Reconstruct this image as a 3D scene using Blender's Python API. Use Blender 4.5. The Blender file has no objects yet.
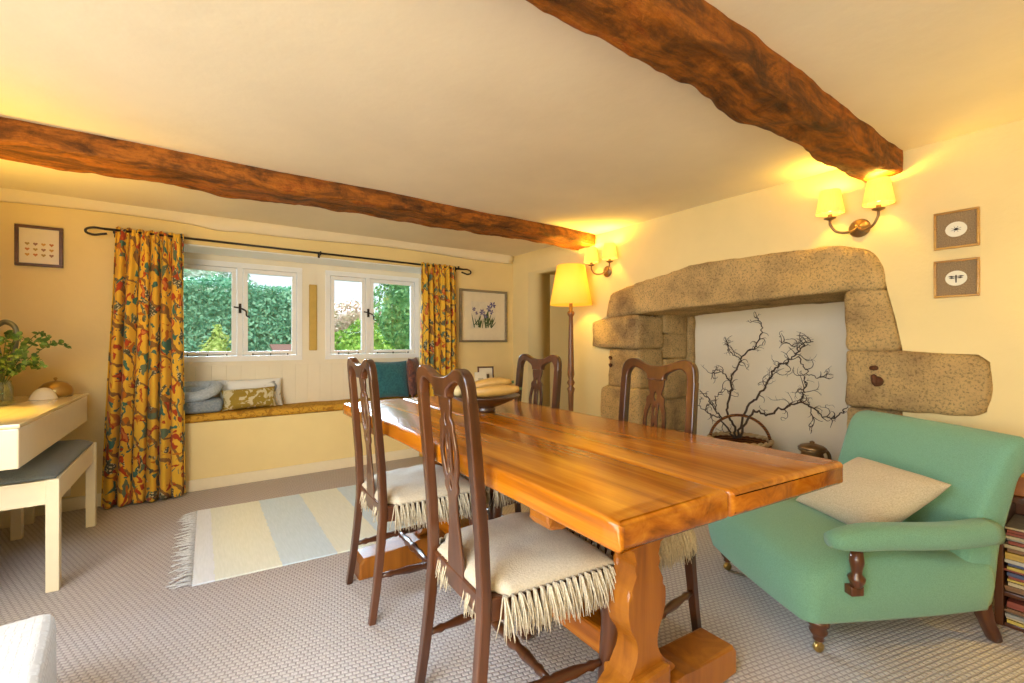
import bpy, bmesh, math, random
from mathutils import Vector, Matrix, noise
random.seed(7)
PI = math.pi
SC = bpy.context.scene
COL = SC.collection

# ---------------------------------------------------------------- camera, sky, light, exposure
cam_data = bpy.data.cameras.new('camera')
cam = bpy.data.objects.new('camera', cam_data)
COL.objects.link(cam)
cam.location = (0, 0, 1.1)
cam.rotation_euler = (math.radians(90), 0, math.radians(-34.9))
cam_data.sensor_fit = 'HORIZONTAL'
cam_data.sensor_width = 36.0
cam_data.lens = 447.0 / 1024.0 * 36.0
cam_data.clip_start = 0.02
SC.camera = cam

world = bpy.data.worlds.new('sky')
SC.world = world
world.use_nodes = True
wn = world.node_tree.nodes
wn['Background'].inputs[0].default_value = (0.80, 0.91, 1.0, 1)
wn['Background'].inputs[1].default_value = 1.35

def area(name, loc, target, sx, sy, power, col):
    d = bpy.data.lights.new(name, 'AREA')
    d.shape = 'RECTANGLE'; d.size = sx; d.size_y = sy
    d.energy = power; d.color = col
    o = bpy.data.objects.new(name, d); COL.objects.link(o)
    o.location = loc
    o.rotation_euler = (Vector(target) - Vector(loc)).to_track_quat('-Z', 'Y').to_euler()
    return o

def point(name, loc, power, col, r=0.03):
    d = bpy.data.lights.new(name, 'POINT')
    d.energy = power; d.color = col; d.shadow_soft_size = r
    o = bpy.data.objects.new(name, d); COL.objects.link(o)
    o.location = loc
    return o

WARM = (1.0, 0.62, 0.08)
# added warm fill for window wall and ceiling, left of and behind the camera
area('room_light_left', (-1.9, -0.6, 0.95), (0.3, 4.0, 1.45), 1.8, 1.0, 80, (1.0, 0.84, 0.52))
area('room_light_behind', (-1.7, -2.3, 0.75), (1.3, 1.6, 2.0), 2.0, 0.8, 34, (1.0, 0.82, 0.50))
# added cool fill lights out of frame, for the floor and chair backs
area('roof_window_light', (-1.0, 0.55, 1.98), (-0.4, 1.3, 0.0), 1.5, 1.0, 95, (0.55, 0.74, 1.0))
area('window_light_left', (-2.7, 0.5, 1.25), (0.6, 1.5, 0.4), 1.9, 1.3, 70, (0.62, 0.78, 1.0))
# open sky above the garden, shining in low through the two windows
area('sky_over_garden', (0.6, 14.0, 4.7), (1.0, 3.0, 0.7), 8.0, 2.4, 5200, (0.62, 0.82, 1.0))
# sun on the garden from behind the house
sd = bpy.data.lights.new('sun', 'SUN'); sd.energy = 1.7; sd.angle = 0.03; sd.color = (1.0, 0.95, 0.86)
so = bpy.data.objects.new('sun', sd); COL.objects.link(so)
so.rotation_euler = Vector((0.45, 1.0, -1.05)).to_track_quat('-Z', 'Y').to_euler()

SC.view_settings.view_transform = 'Standard'
SC.view_settings.look = 'None'
SC.view_settings.gamma = 1
SC.view_settings.use_curve_mapping = False
SC.view_settings.exposure = 0.0
SC.cycles.max_bounces = 8
SC.cycles.diffuse_bounces = 4
SC.cycles.glossy_bounces = 3
SC.cycles.transparent_max_bounces = 12
SC.cycles.sample_clamp_indirect = 4.0
SC.cycles.caustics_reflective = False
SC.cycles.caustics_refractive = False
SC.cycles.use_denoising = True

# ---------------------------------------------------------------- material helpers
def srgb(r, g, b):
    f = lambda c: (c / 255 / 12.92) if c / 255 <= 0.04045 else ((c / 255 + 0.055) / 1.055) ** 2.4
    return (f(r), f(g), f(b), 1)

class M:
    """small node-graph builder around one Principled BSDF"""
    def __init__(s, name, col=(0.8, 0.8, 0.8, 1), rough=0.6, metal=0.0, spec=0.5, coat=0.0, sheen=0.0):
        s.m = bpy.data.materials.new(name); s.m.use_nodes = True
        s.nt = s.m.node_tree; s.n = s.nt.nodes; s.l = s.nt.links
        s.b = s.n['Principled BSDF']
        s.b.inputs['Base Color'].default_value = col
        s.b.inputs['Roughness'].default_value = rough
        s.b.inputs['Metallic'].default_value = metal
        s.b.inputs['Specular IOR Level'].default_value = spec
        s.b.inputs['Coat Weight'].default_value = coat
        s.b.inputs['Coat Roughness'].default_value = 0.15
        s.b.inputs['Sheen Weight'].default_value = sheen
    def add(s, t, **kw):
        n = s.n.new(t)
        for k, v in kw.items():
            if k.startswith('i_'):
                key = k[2:].replace('_', ' ')
                n.inputs[key].default_value = v
            else: setattr(n, k, v)
        return n
    def coord(s, kind='Object', scale=(1, 1, 1), rot=(0, 0, 0)):
        t = s.add('ShaderNodeTexCoord'); mp = s.add('ShaderNodeMapping')
        mp.inputs['Scale'].default_value = scale; mp.inputs['Rotation'].default_value = rot
        s.l.new(t.outputs[kind], mp.inputs['Vector']); return mp.outputs[0]
    def noise(s, vec, scale, detail=4, rough=0.55, dist=0.0):
        n = s.add('ShaderNodeTexNoise')
        n.inputs['Scale'].default_value = scale; n.inputs['Detail'].default_value = detail
        n.inputs['Roughness'].default_value = rough; n.inputs['Distortion'].default_value = dist
        s.l.new(vec, n.inputs['Vector']); return n.outputs[0]
    def ramp(s, fac, stops, interp='LINEAR'):
        r = s.add('ShaderNodeValToRGB'); r.color_ramp.interpolation = interp
        e = r.color_ramp.elements
        while len(e) > 1: e.remove(e[0])
        e[0].position = stops[0][0]; e[0].color = stops[0][1]
        for p, c in stops[1:]:
            x = e.new(p); x.color = c
        s.l.new(fac, r.inputs[0]); return r.outputs[0]
    def mix(s, fac, a, b, mode='MIX'):
        n = s.add('ShaderNodeMix', data_type='RGBA', blend_type=mode)
        for sock, v in ((n.inputs[0], fac), (n.inputs[6], a), (n.inputs[7], b)):
            if hasattr(v, 'links') or hasattr(v, 'is_linked'): s.l.new(v, sock)
            else: sock.default_value = v
        return n.outputs[2]
    def color(s, sock): s.l.new(sock, s.b.inputs['Base Color'])
    def bump(s, h, strength=0.3, dist=0.01):
        b = s.add('ShaderNodeBump'); b.inputs['Strength'].default_value = strength
        b.inputs['Distance'].default_value = dist
        s.l.new(h, b.inputs['Height']); s.l.new(b.outputs[0], s.b.inputs['Normal'])

def plain(name, col, rough=0.6, metal=0.0, spec=0.5, coat=0.0, var=0.12, nscale=18, bump=0.0):
    m = M(name, col, rough, metal, spec, coat)
    v = m.coord()
    d = tuple(c * (1 - var) for c in col[:3]) + (1,)
    m.color(m.ramp(m.noise(v, nscale), [(0.3, d), (0.7, col)]))
    if bump: m.bump(m.noise(v, nscale * 6, 3), bump, 0.004)
    return m.m

def plaster(name, col, scale=6):
    m = M(name, col, 0.85, spec=0.2)
    v = m.coord()
    d = tuple(c * 0.94 for c in col[:3]) + (1,)
    m.color(m.ramp(m.noise(v, 2.2), [(0.35, d), (0.65, col)]))
    m.bump(m.noise(v, scale, 5, 0.6), 0.25, 0.02)
    return m.m

def wood(name, cols, axis='Y', rough=0.35, coat=0.3, grain=1.0, bump=0.08, spec=0.5):
    m = M(name, cols[1], rough, coat=coat, spec=spec)
    sc = {'X': (0.9, 14, 14), 'Y': (14, 0.9, 14), 'Z': (14, 14, 0.9)}[axis]
    v = m.coord('Object', tuple(c * grain for c in sc))
    a = m.noise(v, 1.0, 6, 0.6, 1.2)
    base = m.ramp(a, [(0.25, cols[0]), (0.5, cols[1]), (0.75, cols[2])])
    m.color(base)
    m.bump(m.noise(v, 3.0, 4), bump, 0.004)
    return m.m

MT = {}
MT['wall'] = plaster('cream_wall_paint', (0.85, 0.68, 0.33, 1))
MT['recess'] = plaster('pale_recess_paint', (0.88, 0.81, 0.64, 1))
MT['ceiling'] = plaster('ceiling_paint', (0.90, 0.80, 0.60, 1), 3)
MT['white_paint'] = plain('white_gloss_paint', (0.92, 0.92, 0.91, 1), 0.35, var=0.03)
MT['ivory'] = plain('ivory_furniture_paint', (0.86, 0.76, 0.54, 1), 0.28, var=0.04, coat=0.2)
MT['hearth_white'] = plaster('hearth_whitewash', (0.90, 0.80, 0.60, 1), 9)

def carpet():
    m = M('loop_carpet', (0.5, 0.42, 0.36, 1), 0.95, spec=0.1)
    v = m.coord('Object', (1, 1, 1), (0, 0, math.radians(14)))
    br = m.add('ShaderNodeTexBrick', offset=0.5, offset_frequency=2)
    br.inputs['Scale'].default_value = 1.0
    br.inputs['Mortar Size'].default_value = 0.0042
    br.inputs['Mortar Smooth'].default_value = 0.6
    br.inputs['Brick Width'].default_value = 0.024
    br.inputs['Row Height'].default_value = 0.017
    br.inputs['Color1'].default_value = (0.66, 0.60, 0.57, 1)
    br.inputs['Color2'].default_value = (0.62, 0.56, 0.53, 1)
    br.inputs['Mortar'].default_value = (0.36, 0.31, 0.29, 1)
    m.l.new(v, br.inputs['Vector'])
    n = m.noise(v, 120, 2)
    c = m.mix(0.35, br.outputs['Color'], m.ramp(n, [(0.3, (0.46, 0.41, 0.38, 1)), (0.7, (0.78, 0.72, 0.68, 1))]))
    m.color(c)
    inv = m.add('ShaderNodeMath', operation='SUBTRACT'); inv.inputs[0].default_value = 1.0
    m.l.new(br.outputs['Fac'], inv.inputs[1])
    m.bump(inv.outputs[0], 0.8, 0.006)
    return m.m
MT['carpet'] = carpet()

MT['oak'] = wood('honey_oak', [srgb(104, 52, 4), srgb(174, 98, 12), srgb(208, 136, 32)], 'Y', 0.20, 0.12, 0.9, 0.08)
MT['oak_x'] = wood('honey_oak_rail', [srgb(106, 56, 8), srgb(156, 92, 18), srgb(182, 116, 30)], 'Z', 0.4, 0.1, 0.6, 0.10)
MT['walnut'] = wood('dark_walnut', [srgb(40, 21, 11), srgb(76, 42, 22), srgb(104, 62, 36)], 'Z', 0.28, 0.4, 0.9, 0.05)
MT['walnut_x'] = wood('dark_walnut_rail', [srgb(46, 24, 12), srgb(84, 46, 24), srgb(110, 64, 36)], 'X', 0.28, 0.4, 0.9, 0.05)
MT['dark_wood'] = wood('dark_turned_wood', [srgb(44, 22, 12), srgb(84, 46, 24), srgb(110, 64, 34)], 'Z', 0.3, 0.3, 1.0, 0.05)
MT['lamp_wood'] = wood('lamp_pole_wood', [srgb(90, 56, 28), srgb(140, 92, 50), srgb(160, 110, 64)], 'Z', 0.4, 0.2, 1.0, 0.05)

def beam_mat():
    m = M('rough_beam_timber', (0.3, 0.12, 0.04, 1), 0.6, spec=0.3)
    a = m.noise(m.coord('Object', (1.6, 5, 5)), 2.2, 9, 0.68, 0.8)
    base = m.ramp(a, [(0.28, srgb(56, 36, 18)), (0.44, srgb(130, 78, 26)), (0.56, srgb(188, 114, 34)), (0.66, srgb(160, 82, 22)), (0.78, srgb(226, 170, 80))])
    b = m.noise(m.coord('Object', (3.0, 30, 30)), 1.2, 6, 0.65)
    c = m.noise(m.coord('Object', (9, 9, 9)), 2.0, 8, 0.7)
    base = m.mix(0.5, base, m.ramp(b, [(0.34, srgb(84, 48, 24)), (0.60, srgb(255, 246, 232))]), 'MULTIPLY')
    m.color(m.mix(0.5, base, m.ramp(c, [(0.34, srgb(70, 44, 26)), (0.52, srgb(255, 250, 240))]), 'MULTIPLY'))
    mh = m.mix(0.5, m.noise(m.coord('Object', (4, 26, 26)), 1.6, 6, 0.7), c)
    m.bump(mh, 1.0, 0.03)
    return m.m
MT['beam'] = beam_mat()

def stone_mat():
    m = M('sandstone', (0.45, 0.36, 0.22, 1), 0.9, spec=0.15)
    v = m.coord()
    a = m.noise(v, 3.0, 6, 0.6)
    b = m.noise(v, 90, 5, 0.75)
    base = m.ramp(a, [(0.30, srgb(156, 130, 96)), (0.5, srgb(220, 188, 132)), (0.68, srgb(240, 208, 146))])
    m.color(m.mix(0.58, base, m.ramp(b, [(0.36, srgb(84, 66, 46)), (0.50, srgb(255, 250, 240))]), 'MULTIPLY'))
    m.bump(b, 1.0, 0.02)
    return m.m
MT['stone'] = stone_mat()
MT['iron'] = plain('dark_iron', (0.035, 0.03, 0.028, 1), 0.45, 0.6)
MT['rust'] = plain('rusty_iron', (0.16, 0.06, 0.025, 1), 0.8, 0.3, var=0.5, nscale=60)
MT['brass'] = plain('aged_brass', (0.50, 0.34, 0.12, 1), 0.28, 0.9)
MT['bronze'] = plain('dull_bronze', (0.30, 0.19, 0.09, 1), 0.38, 0.85)
MT['pewter'] = plain('pewter', (0.20, 0.22, 0.17, 1), 0.35, 0.7)

def weave(name, c1, c2, scale=420, bump=0.5, sheen=0.2, rough=0.9):
    m = M(name, c1, rough, spec=0.15, sheen=sheen)
    v = m.coord()
    a = m.noise(v, scale * 0.5, 2)
    m.color(m.ramp(a, [(0.35, c2), (0.65, c1)]))
    m.bump(a, bump, 0.003)
    return m.m
MT['green'] = weave('sage_green_cloth', (0.20, 0.40, 0.27, 1), (0.15, 0.32, 0.21, 1), 700)
MT['beige'] = weave('beige_linen', (0.58, 0.49, 0.33, 1), (0.46, 0.38, 0.25, 1), 420)
MT['pad'] = weave('cream_handwoven_cotton', (0.64, 0.56, 0.42, 1), (0.54, 0.46, 0.33, 1), 420)
MT['fringe'] = weave('cream_cotton_fringe', (0.72, 0.63, 0.46, 1), (0.55, 0.46, 0.31, 1), 300)
MT['slate_cloth'] = weave('slate_blue_cloth', (0.16, 0.18, 0.19, 1), (0.11, 0.13, 0.14, 1), 500)
MT['fleece'] = weave('blue_grey_fleece', (0.30, 0.35, 0.40, 1), (0.20, 0.25, 0.30, 1), 160)
MT['fleece_light'] = weave('pale_blue_fleece', (0.48, 0.54, 0.60, 1), (0.36, 0.42, 0.48, 1), 160)
MT['teal'] = weave('teal_velvet', (0.035, 0.16, 0.19, 1), (0.02, 0.10, 0.13, 1), 120, sheen=0.5)
MT['maroon'] = weave('maroon_striped_wool', (0.26, 0.10, 0.07, 1), (0.10, 0.05, 0.05, 1), 60)

def fabric_pattern(name, ground):
    """printed floral cotton: hatched grey-green leaves, red blooms, brown branches on gold"""
    m = M(name, ground, 0.85, spec=0.15, sheen=0.1)
    v = m.coord('UV')
    nz = m.add('ShaderNodeTexNoise'); nz.inputs['Scale'].default_value = 9; nz.inputs['Detail'].default_value = 3
    m.l.new(v, nz.inputs['Vector'])
    wv = m.mix(0.10, v, nz.outputs['Color'], 'ADD')
    def mapped(off, sc):
        mp = m.add('ShaderNodeMapping'); mp.inputs['Location'].default_value = off; mp.inputs['Scale'].default_value = sc
        m.l.new(wv, mp.inputs['Vector']); return mp.outputs[0]
    def mask(off, sc, lo):
        n = m.noise(mapped(off, sc), 1.0, 1.5, 0.5, 0.6)
        return m.ramp(n, [(0.0, (0, 0, 0, 1)), (lo, (0, 0, 0, 1)), (lo + 0.015, (1, 1, 1, 1))])
    # cream and dark hatching that fills some of the leaves
    ht = m.add('ShaderNodeTexVoronoi', feature='F1'); ht.inputs['Scale'].default_value = 70
    m.l.new(v, ht.inputs['Vector'])
    hatch = m.ramp(ht.outputs['Distance'], [(0.0, (0.60, 0.50, 0.26, 1)), (0.36, (0.60, 0.50, 0.26, 1)), (0.42, (0.09, 0.09, 0.06, 1))])
    wa = m.add('ShaderNodeTexWave', wave_type='BANDS', bands_direction='DIAGONAL')
    wa.inputs['Scale'].default_value = 2.6; wa.inputs['Distortion'].default_value = 8; wa.inputs['Detail'].default_value = 2
    m.l.new(wv, wa.inputs['Vector'])
    k = m.ramp(wa.outputs['Fac'], [(0.0, (1, 1, 1, 1)), (0.05, (0, 0, 0, 1))], 'CONSTANT')
    base = m.mix(k, ground, (0.26, 0.13, 0.04, 1))
    base = m.mix(mask((3.1, 1.7, 0), (15, 9, 1), 0.62), base, (0.13, 0.17, 0.10, 1))
    base = m.mix(mask((8.3, 4.2, 0), (18, 13, 1), 0.63), base, (0.06, 0.16, 0.12, 1))
    base = m.mix(mask((1.2, 9.9, 0), (12, 8, 1), 0.63), base, hatch)
    base = m.mix(mask((0.3, 5.2, 0), (14, 12, 1), 0.64), base, (0.52, 0.16, 0.02, 1))
    base = m.mix(mask((7.4, 0.6, 0), (13, 11, 1), 0.62), base, (0.42, 0.06, 0.02, 1))
    base = m.mix(mask((7.4, 0.6, 0), (13, 11, 1), 0.69), base, (0.62, 0.20, 0.05, 1))
    m.color(base)
    m.bump(m.noise(v, 300, 2), 0.15, 0.002)
    return m.m
MT['curtain'] = fabric_pattern('gold_floral_curtain', (0.78, 0.45, 0.045, 1))
MT['seat_gold'] = None

def blotch(name, ground, spots, scale, thr=0.52):
    m = M(name, ground, 0.85, spec=0.15)
    v = m.coord()
    a = m.noise(v, scale, 3, 0.5, 1.5)
    m.color(m.ramp(a, [(0.0, ground), (thr, ground), (thr + 0.05, spots), (thr + 0.2, spots)]))
    m.bump(m.noise(v, 260, 2), 0.2, 0.002)
    return m.m
MT['seat_gold'] = blotch('gold_patterned_seat_cloth', (0.58, 0.32, 0.04, 1), (0.36, 0.17, 0.02, 1), 26)
MT['gold_leaf'] = blotch('olive_gold_leaf_cloth', (0.33, 0.23, 0.04, 1), (0.62, 0.56, 0.36, 1), 16, 0.5)
MT['white_print'] = blotch('white_printed_cloth', (0.84, 0.85, 0.84, 1), (0.30, 0.32, 0.34, 1), 9, 0.62)

def shade_mat(name, col, strength):
    m = bpy.data.materials.new(name); m.use_nodes = True
    nt = m.node_tree; nt.nodes.clear()
    out = nt.nodes.new('ShaderNodeOutputMaterial')
    tr = nt.nodes.new('ShaderNodeBsdfTranslucent'); tr.inputs[0].default_value = (0.9, 0.74, 0.36, 1)
    df = nt.nodes.new('ShaderNodeBsdfDiffuse'); df.inputs[0].default_value = (0.85, 0.68, 0.30, 1)
    mx = nt.nodes.new('ShaderNodeMixShader'); mx.inputs[0].default_value = 0.5
    em = nt.nodes.new('ShaderNodeEmission'); em.inputs[0].default_value = col; em.inputs[1].default_value = strength
    ad = nt.nodes.new('ShaderNodeAddShader')
    tc = nt.nodes.new('ShaderNodeTexCoord'); wv = nt.nodes.new('ShaderNodeTexNoise'); wv.inputs['Scale'].default_value = 90
    bp = nt.nodes.new('ShaderNodeBump'); bp.inputs['Strength'].default_value = 0.2
    nt.links.new(tc.outputs['Object'], wv.inputs['Vector']); nt.links.new(wv.outputs[0], bp.inputs['Height'])
    nt.links.new(bp.outputs[0], df.inputs['Normal'])
    nt.links.new(tr.outputs[0], mx.inputs[1]); nt.links.new(df.outputs[0], mx.inputs[2])
    nt.links.new(mx.outputs[0], ad.inputs[0]); nt.links.new(em.outputs[0], ad.inputs[1])
    nt.links.new(ad.outputs[0], out.inputs[0])
    return m
MT['shade'] = shade_mat('lit_pleated_shade', (1.0, 0.66, 0.12, 1), 0.42)
MT['lamp_shade'] = shade_mat('lit_cream_shade', (1.0, 0.52, 0.0, 1), 0.50)
def emit(name, col, s):
    m = M(name, col); m.b.inputs['Emission Color'].default_value = col; m.b.inputs['Emission Strength'].default_value = s
    return m.m
MT['bulb'] = emit('lit_bulb', (1.0, 0.80, 0.45, 1), 6.0)

def glass_mat(name, tint=(1, 1, 1, 1), gloss=0.07):
    m = bpy.data.materials.new(name); m.use_nodes = True
    nt = m.node_tree; nt.nodes.clear()
    out = nt.nodes.new('ShaderNodeOutputMaterial')
    tr = nt.nodes.new('ShaderNodeBsdfTransparent'); tr.inputs[0].default_value = tint
    gl = nt.nodes.new('ShaderNodeBsdfGlossy'); gl.inputs['Roughness'].default_value = 0.03
    mx = nt.nodes.new('ShaderNodeMixShader'); mx.inputs[0].default_value = gloss
    nt.links.new(tr.outputs[0], mx.inputs[1]); nt.links.new(gl.outputs[0], mx.inputs[2]); nt.links.new(mx.outputs[0], out.inputs[0])
    return m
MT['glass'] = glass_mat('window_glass', gloss=0.03)
MT['jar_glass'] = glass_mat('jar_glass', (0.85, 0.92, 0.85, 1), 0.14)

def leaf_mat(name, c1, c2, c3):
    m = M(name, c2, 0.6, spec=0.3)
    g = m.add('ShaderNodeNewGeometry')
    m.color(m.ramp(g.outputs['Random Per Island'], [(0.0, c1), (0.5, c2), (1.0, c3)]))
    m.b.inputs['Transmission Weight'].default_value = 0.0
    return m.m
MT['hedge'] = leaf_mat('hedge_leaves', (0.07, 0.22, 0.13, 1), (0.15, 0.40, 0.25, 1), (0.32, 0.60, 0.40, 1))
MT['lime'] = leaf_mat('lime_leaves', (0.22, 0.36, 0.06, 1), (0.42, 0.56, 0.14, 1), (0.60, 0.70, 0.30, 1))
MT['bush'] = leaf_mat('bush_leaves', (0.08, 0.24, 0.03, 1), (0.22, 0.46, 0.06, 1), (0.42, 0.64, 0.14, 1))
MT['tree'] = leaf_mat('tree_leaves', (0.05, 0.17, 0.06, 1), (0.11, 0.30, 0.10, 1), (0.26, 0.48, 0.18, 1))
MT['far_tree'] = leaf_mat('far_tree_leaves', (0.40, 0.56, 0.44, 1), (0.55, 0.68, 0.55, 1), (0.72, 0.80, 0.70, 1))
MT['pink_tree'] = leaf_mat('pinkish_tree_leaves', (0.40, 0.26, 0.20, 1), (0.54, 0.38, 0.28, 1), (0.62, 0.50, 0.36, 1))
MT['herb'] = leaf_mat('pot_herb_leaves', (0.05, 0.12, 0.02, 1), (0.12, 0.22, 0.04, 1), (0.24, 0.36, 0.08, 1))
MT['stem'] = plain('green_stem', (0.10, 0.14, 0.04, 1), 0.7)
MT['twig'] = plain('twisted_hazel_bark', (0.085, 0.052, 0.032, 1), 0.85, var=0.4, nscale=60)
MT['lawn'] = plain('lawn', (0.10, 0.24, 0.05, 1), 0.95, var=0.4)

# ---------------------------------------------------------------- mesh helpers
def link(name, bm, mat, parent=None, smooth=False):
    me = bpy.data.meshes.new(name)
    bmesh.ops.recalc_face_normals(bm, faces=bm.faces)
    bm.to_mesh(me); bm.free()
    return link_mesh(name, me, mat, parent, smooth)

def link_mesh(name, me, mat, parent=None, smooth=False):
    o = bpy.data.objects.new(name, me)
    COL.objects.link(o)
    mats = mat if isinstance(mat, (list, tuple)) else [mat]
    for x in mats: me.materials.append(x)
    if smooth:
        for p in me.polygons: p.use_smooth = True
    if parent: o.parent = parent
    return o

def thing(name, label, cat, loc=(0, 0, 0), rz=0.0, group=None):
    o = bpy.data.objects.new(name, None); COL.objects.link(o)
    o.empty_display_size = 0.05
    o.location = loc; o.rotation_euler = (0, 0, rz)
    o['label'] = label; o['category'] = cat
    if group: o['group'] = group
    return o

def tag(o, label, cat, group=None, kind=None):
    o['label'] = label; o['category'] = cat
    if group: o['group'] = group
    if kind: o['kind'] = kind
    return o

def struct(o, label=None):
    o['kind'] = 'structure'
    if label: o['label'] = label
    return o

def B(): return bmesh.new()

def box(bm, x0, x1, y0, y1, z0, z1, bev=0.0, seg=2):
    v = [bm.verts.new(p) for p in ((x0, y0, z0), (x1, y0, z0), (x1, y1, z0), (x0, y1, z0), (x0, y0, z1), (x1, y0, z1), (x1, y1, z1), (x0, y1, z1))]
    fs = [bm.faces.new([v[i] for i in f]) for f in ((3, 2, 1, 0), (4, 5, 6, 7), (0, 1, 5, 4), (1, 2, 6, 5), (2, 3, 7, 6), (3, 0, 4, 7))]
    if bev > 0:
        es = list({e for f in fs for e in f.edges})
        bmesh.ops.bevel(bm, geom=es, offset=bev, segments=seg, profile=0.6, affect='EDGES')
    return v

def lathe(bm, prof, cx=0, cy=0, z0=0, seg=24, wob=None, cap=True):
    """prof: list of (radius, z) going up"""
    rings = []
    for r, z in prof:
        rings.append([bm.verts.new((cx + r * math.cos(2 * PI * k / seg), cy + r * math.sin(2 * PI * k / seg), z0 + z)) for k in range(seg)])
    for a, b in zip(rings[:-1], rings[1:]):
        for k in range(seg):
            bm.faces.new((a[k], a[(k + 1) % seg], b[(k + 1) % seg], b[k]))
    if cap:
        bm.faces.new(rings[0][::-1]); bm.faces.new(rings[-1])

def rrect(w, h, n=3, k=0.3):
    """rounded rectangle profile, half sizes w/2 and h/2"""
    r = min(w, h) * k; out = []
    for cx, cy, a0 in ((w / 2 - r, h / 2 - r, 0), (-w / 2 + r, h / 2 - r, 90), (-w / 2 + r, -h / 2 + r, 180), (w / 2 - r, -h / 2 + r, 270)):
        for i in range(n + 1):
            a = math.radians(a0 + 90 * i / n)
            out.append((cx + r * math.cos(a), cy + r * math.sin(a)))
    return out

def circ(r, n=10): return [(r * math.cos(2 * PI * i / n), r * math.sin(2 * PI * i / n)) for i in range(n)]

def spline(pts, n=6):
    """Catmull-Rom through a list of tuples"""
    P = [Vector(p) for p in pts]
    P = [P[0] * 2 - P[1]] + P + [P[-1] * 2 - P[-2]]
    out = []
    for i in range(1, len(P) - 2):
        for k in range(n):
            t = k / n
            a, b, c, d = P[i - 1], P[i], P[i + 1], P[i + 2]
            out.append(0.5 * ((2 * b) + (c - a) * t + (2 * a - 5 * b + 4 * c - d) * t * t + (3 * b - a - 3 * c + d) * t ** 3))
    out.append(P[-2])
    return out

def sweep(bm, pts, prof, scale=None, side=(0, 1, 0), cap=True, closed=False):
    """sweep a 2-D profile along points; side is the reference for the profile's first axis.
    scale: list of float or (su, sv)"""
    pts = [Vector(p) for p in pts]; side = Vector(side); rings = []
    N = len(pts)
    for i, p in enumerate(pts):
        if closed: t = (pts[(i + 1) % N] - pts[i - 1]).normalized()
        else: t = (pts[min(i + 1, N - 1)] - pts[max(i - 1, 0)]).normalized()
        u = side - t * side.dot(t)
        if u.length < 1e-4: u = t.orthogonal()
        u.normalize(); w = t.cross(u)
        s = scale[i] if scale else 1.0
        su, sv = (s, s) if not isinstance(s, (tuple, list)) else s
        rings.append([bm.verts.new(p + u * a * su + w * b * sv) for a, b in prof])
    n = len(prof)
    pairs = list(zip(rings[:-1], rings[1:])) + ([(rings[-1], rings[0])] if closed else [])
    for a, b in pairs:
        for k in range(n):
            bm.faces.new((a[k], a[(k + 1) % n], b[(k + 1) % n], b[k]))
    if cap and not closed:
        bm.faces.new(rings[0][::-1]); bm.faces.new(rings[-1])

def tube(bm, pts, radii, n=8):
    """round tube with parallel-transported frame"""
    pts = [Vector(p) for p in pts]; N = len(pts)
    if not isinstance(radii, (list, tuple)): radii = [radii] * N
    t0 = (pts[1] - pts[0]).normalized(); u = t0.orthogonal().normalized(); rings = []
    for i, p in enumerate(pts):
        t = (pts[min(i + 1, N - 1)] - pts[max(i - 1, 0)])
        if t.length < 1e-7: t = t0
        t.normalize()
        u = u - t * u.dot(t)
        if u.length < 1e-5: u = t.orthogonal()
        u.normalize(); w = t.cross(u); t0 = t
        rings.append([bm.verts.new(p + (u * math.cos(2 * PI * k / n) + w * math.sin(2 * PI * k / n)) * radii[i]) for k in range(n)])
    for a, b in zip(rings[:-1], rings[1:]):
        for k in range(n): bm.faces.new((a[k], a[(k + 1) % n], b[(k + 1) % n], b[k]))
    bm.faces.new(rings[0][::-1]); bm.faces.new(rings[-1])

def prism(bm, poly, depth, place, bev=0.0, seg=2):
    """extrude polygon [(a,b)] from 0 to depth; place(a,b,c)->xyz"""
    lo = [bm.verts.new(place(a, b, 0)) for a, b in poly]
    hi = [bm.verts.new(place(a, b, depth)) for a, b in poly]
    n = len(poly)
    f0 = bm.faces.new(lo[::-1]); f1 = bm.faces.new(hi)
    for k in range(n): bm.faces.new((lo[k], lo[(k + 1) % n], hi[(k + 1) % n], hi[k]))
    if bev > 0:
        bmesh.ops.bevel(bm, geom=list(f0.edges) + list(f1.edges), offset=bev, segments=seg, profile=0.5, affect='EDGES')
    big = [f for f in bm.faces if len(f.verts) > 4]
    bmesh.ops.triangulate(bm, faces=big)

def filled(name, loops, depth, bev=0.0):
    """2-D loops (first = outline, rest = holes) in local xy, thickness along z -> mesh"""
    cu = bpy.data.curves.new(name, 'CURVE'); cu.dimensions = '2D'; cu.fill_mode = 'BOTH'
    cu.extrude = depth / 2; cu.bevel_depth = bev; cu.bevel_resolution = 1; cu.offset = -bev
    for lp in loops:
        s = cu.splines.new('POLY'); s.points.add(len(lp) - 1)
        for p, (a, b) in zip(s.points, lp): p.co = (a, b, 0, 1)
        s.use_cyclic_u = True
    o = bpy.data.objects.new(name, cu); COL.objects.link(o)
    dg = bpy.context.evaluated_depsgraph_get()
    me = bpy.data.meshes.new_from_object(o.evaluated_get(dg))
    bpy.data.objects.remove(o); bpy.data.curves.remove(cu)
    me.materials.clear()
    return me

def remap(me, fn):
    for v in me.vertices: v.co = fn(*v.co)
    me.update()
    bm = bmesh.new(); bm.from_mesh(me)
    bmesh.ops.remove_doubles(bm, verts=bm.verts, dist=1e-5)
    bmesh.ops.recalc_face_normals(bm, faces=bm.faces)
    bm.to_mesh(me); bm.free()
    return me

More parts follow.
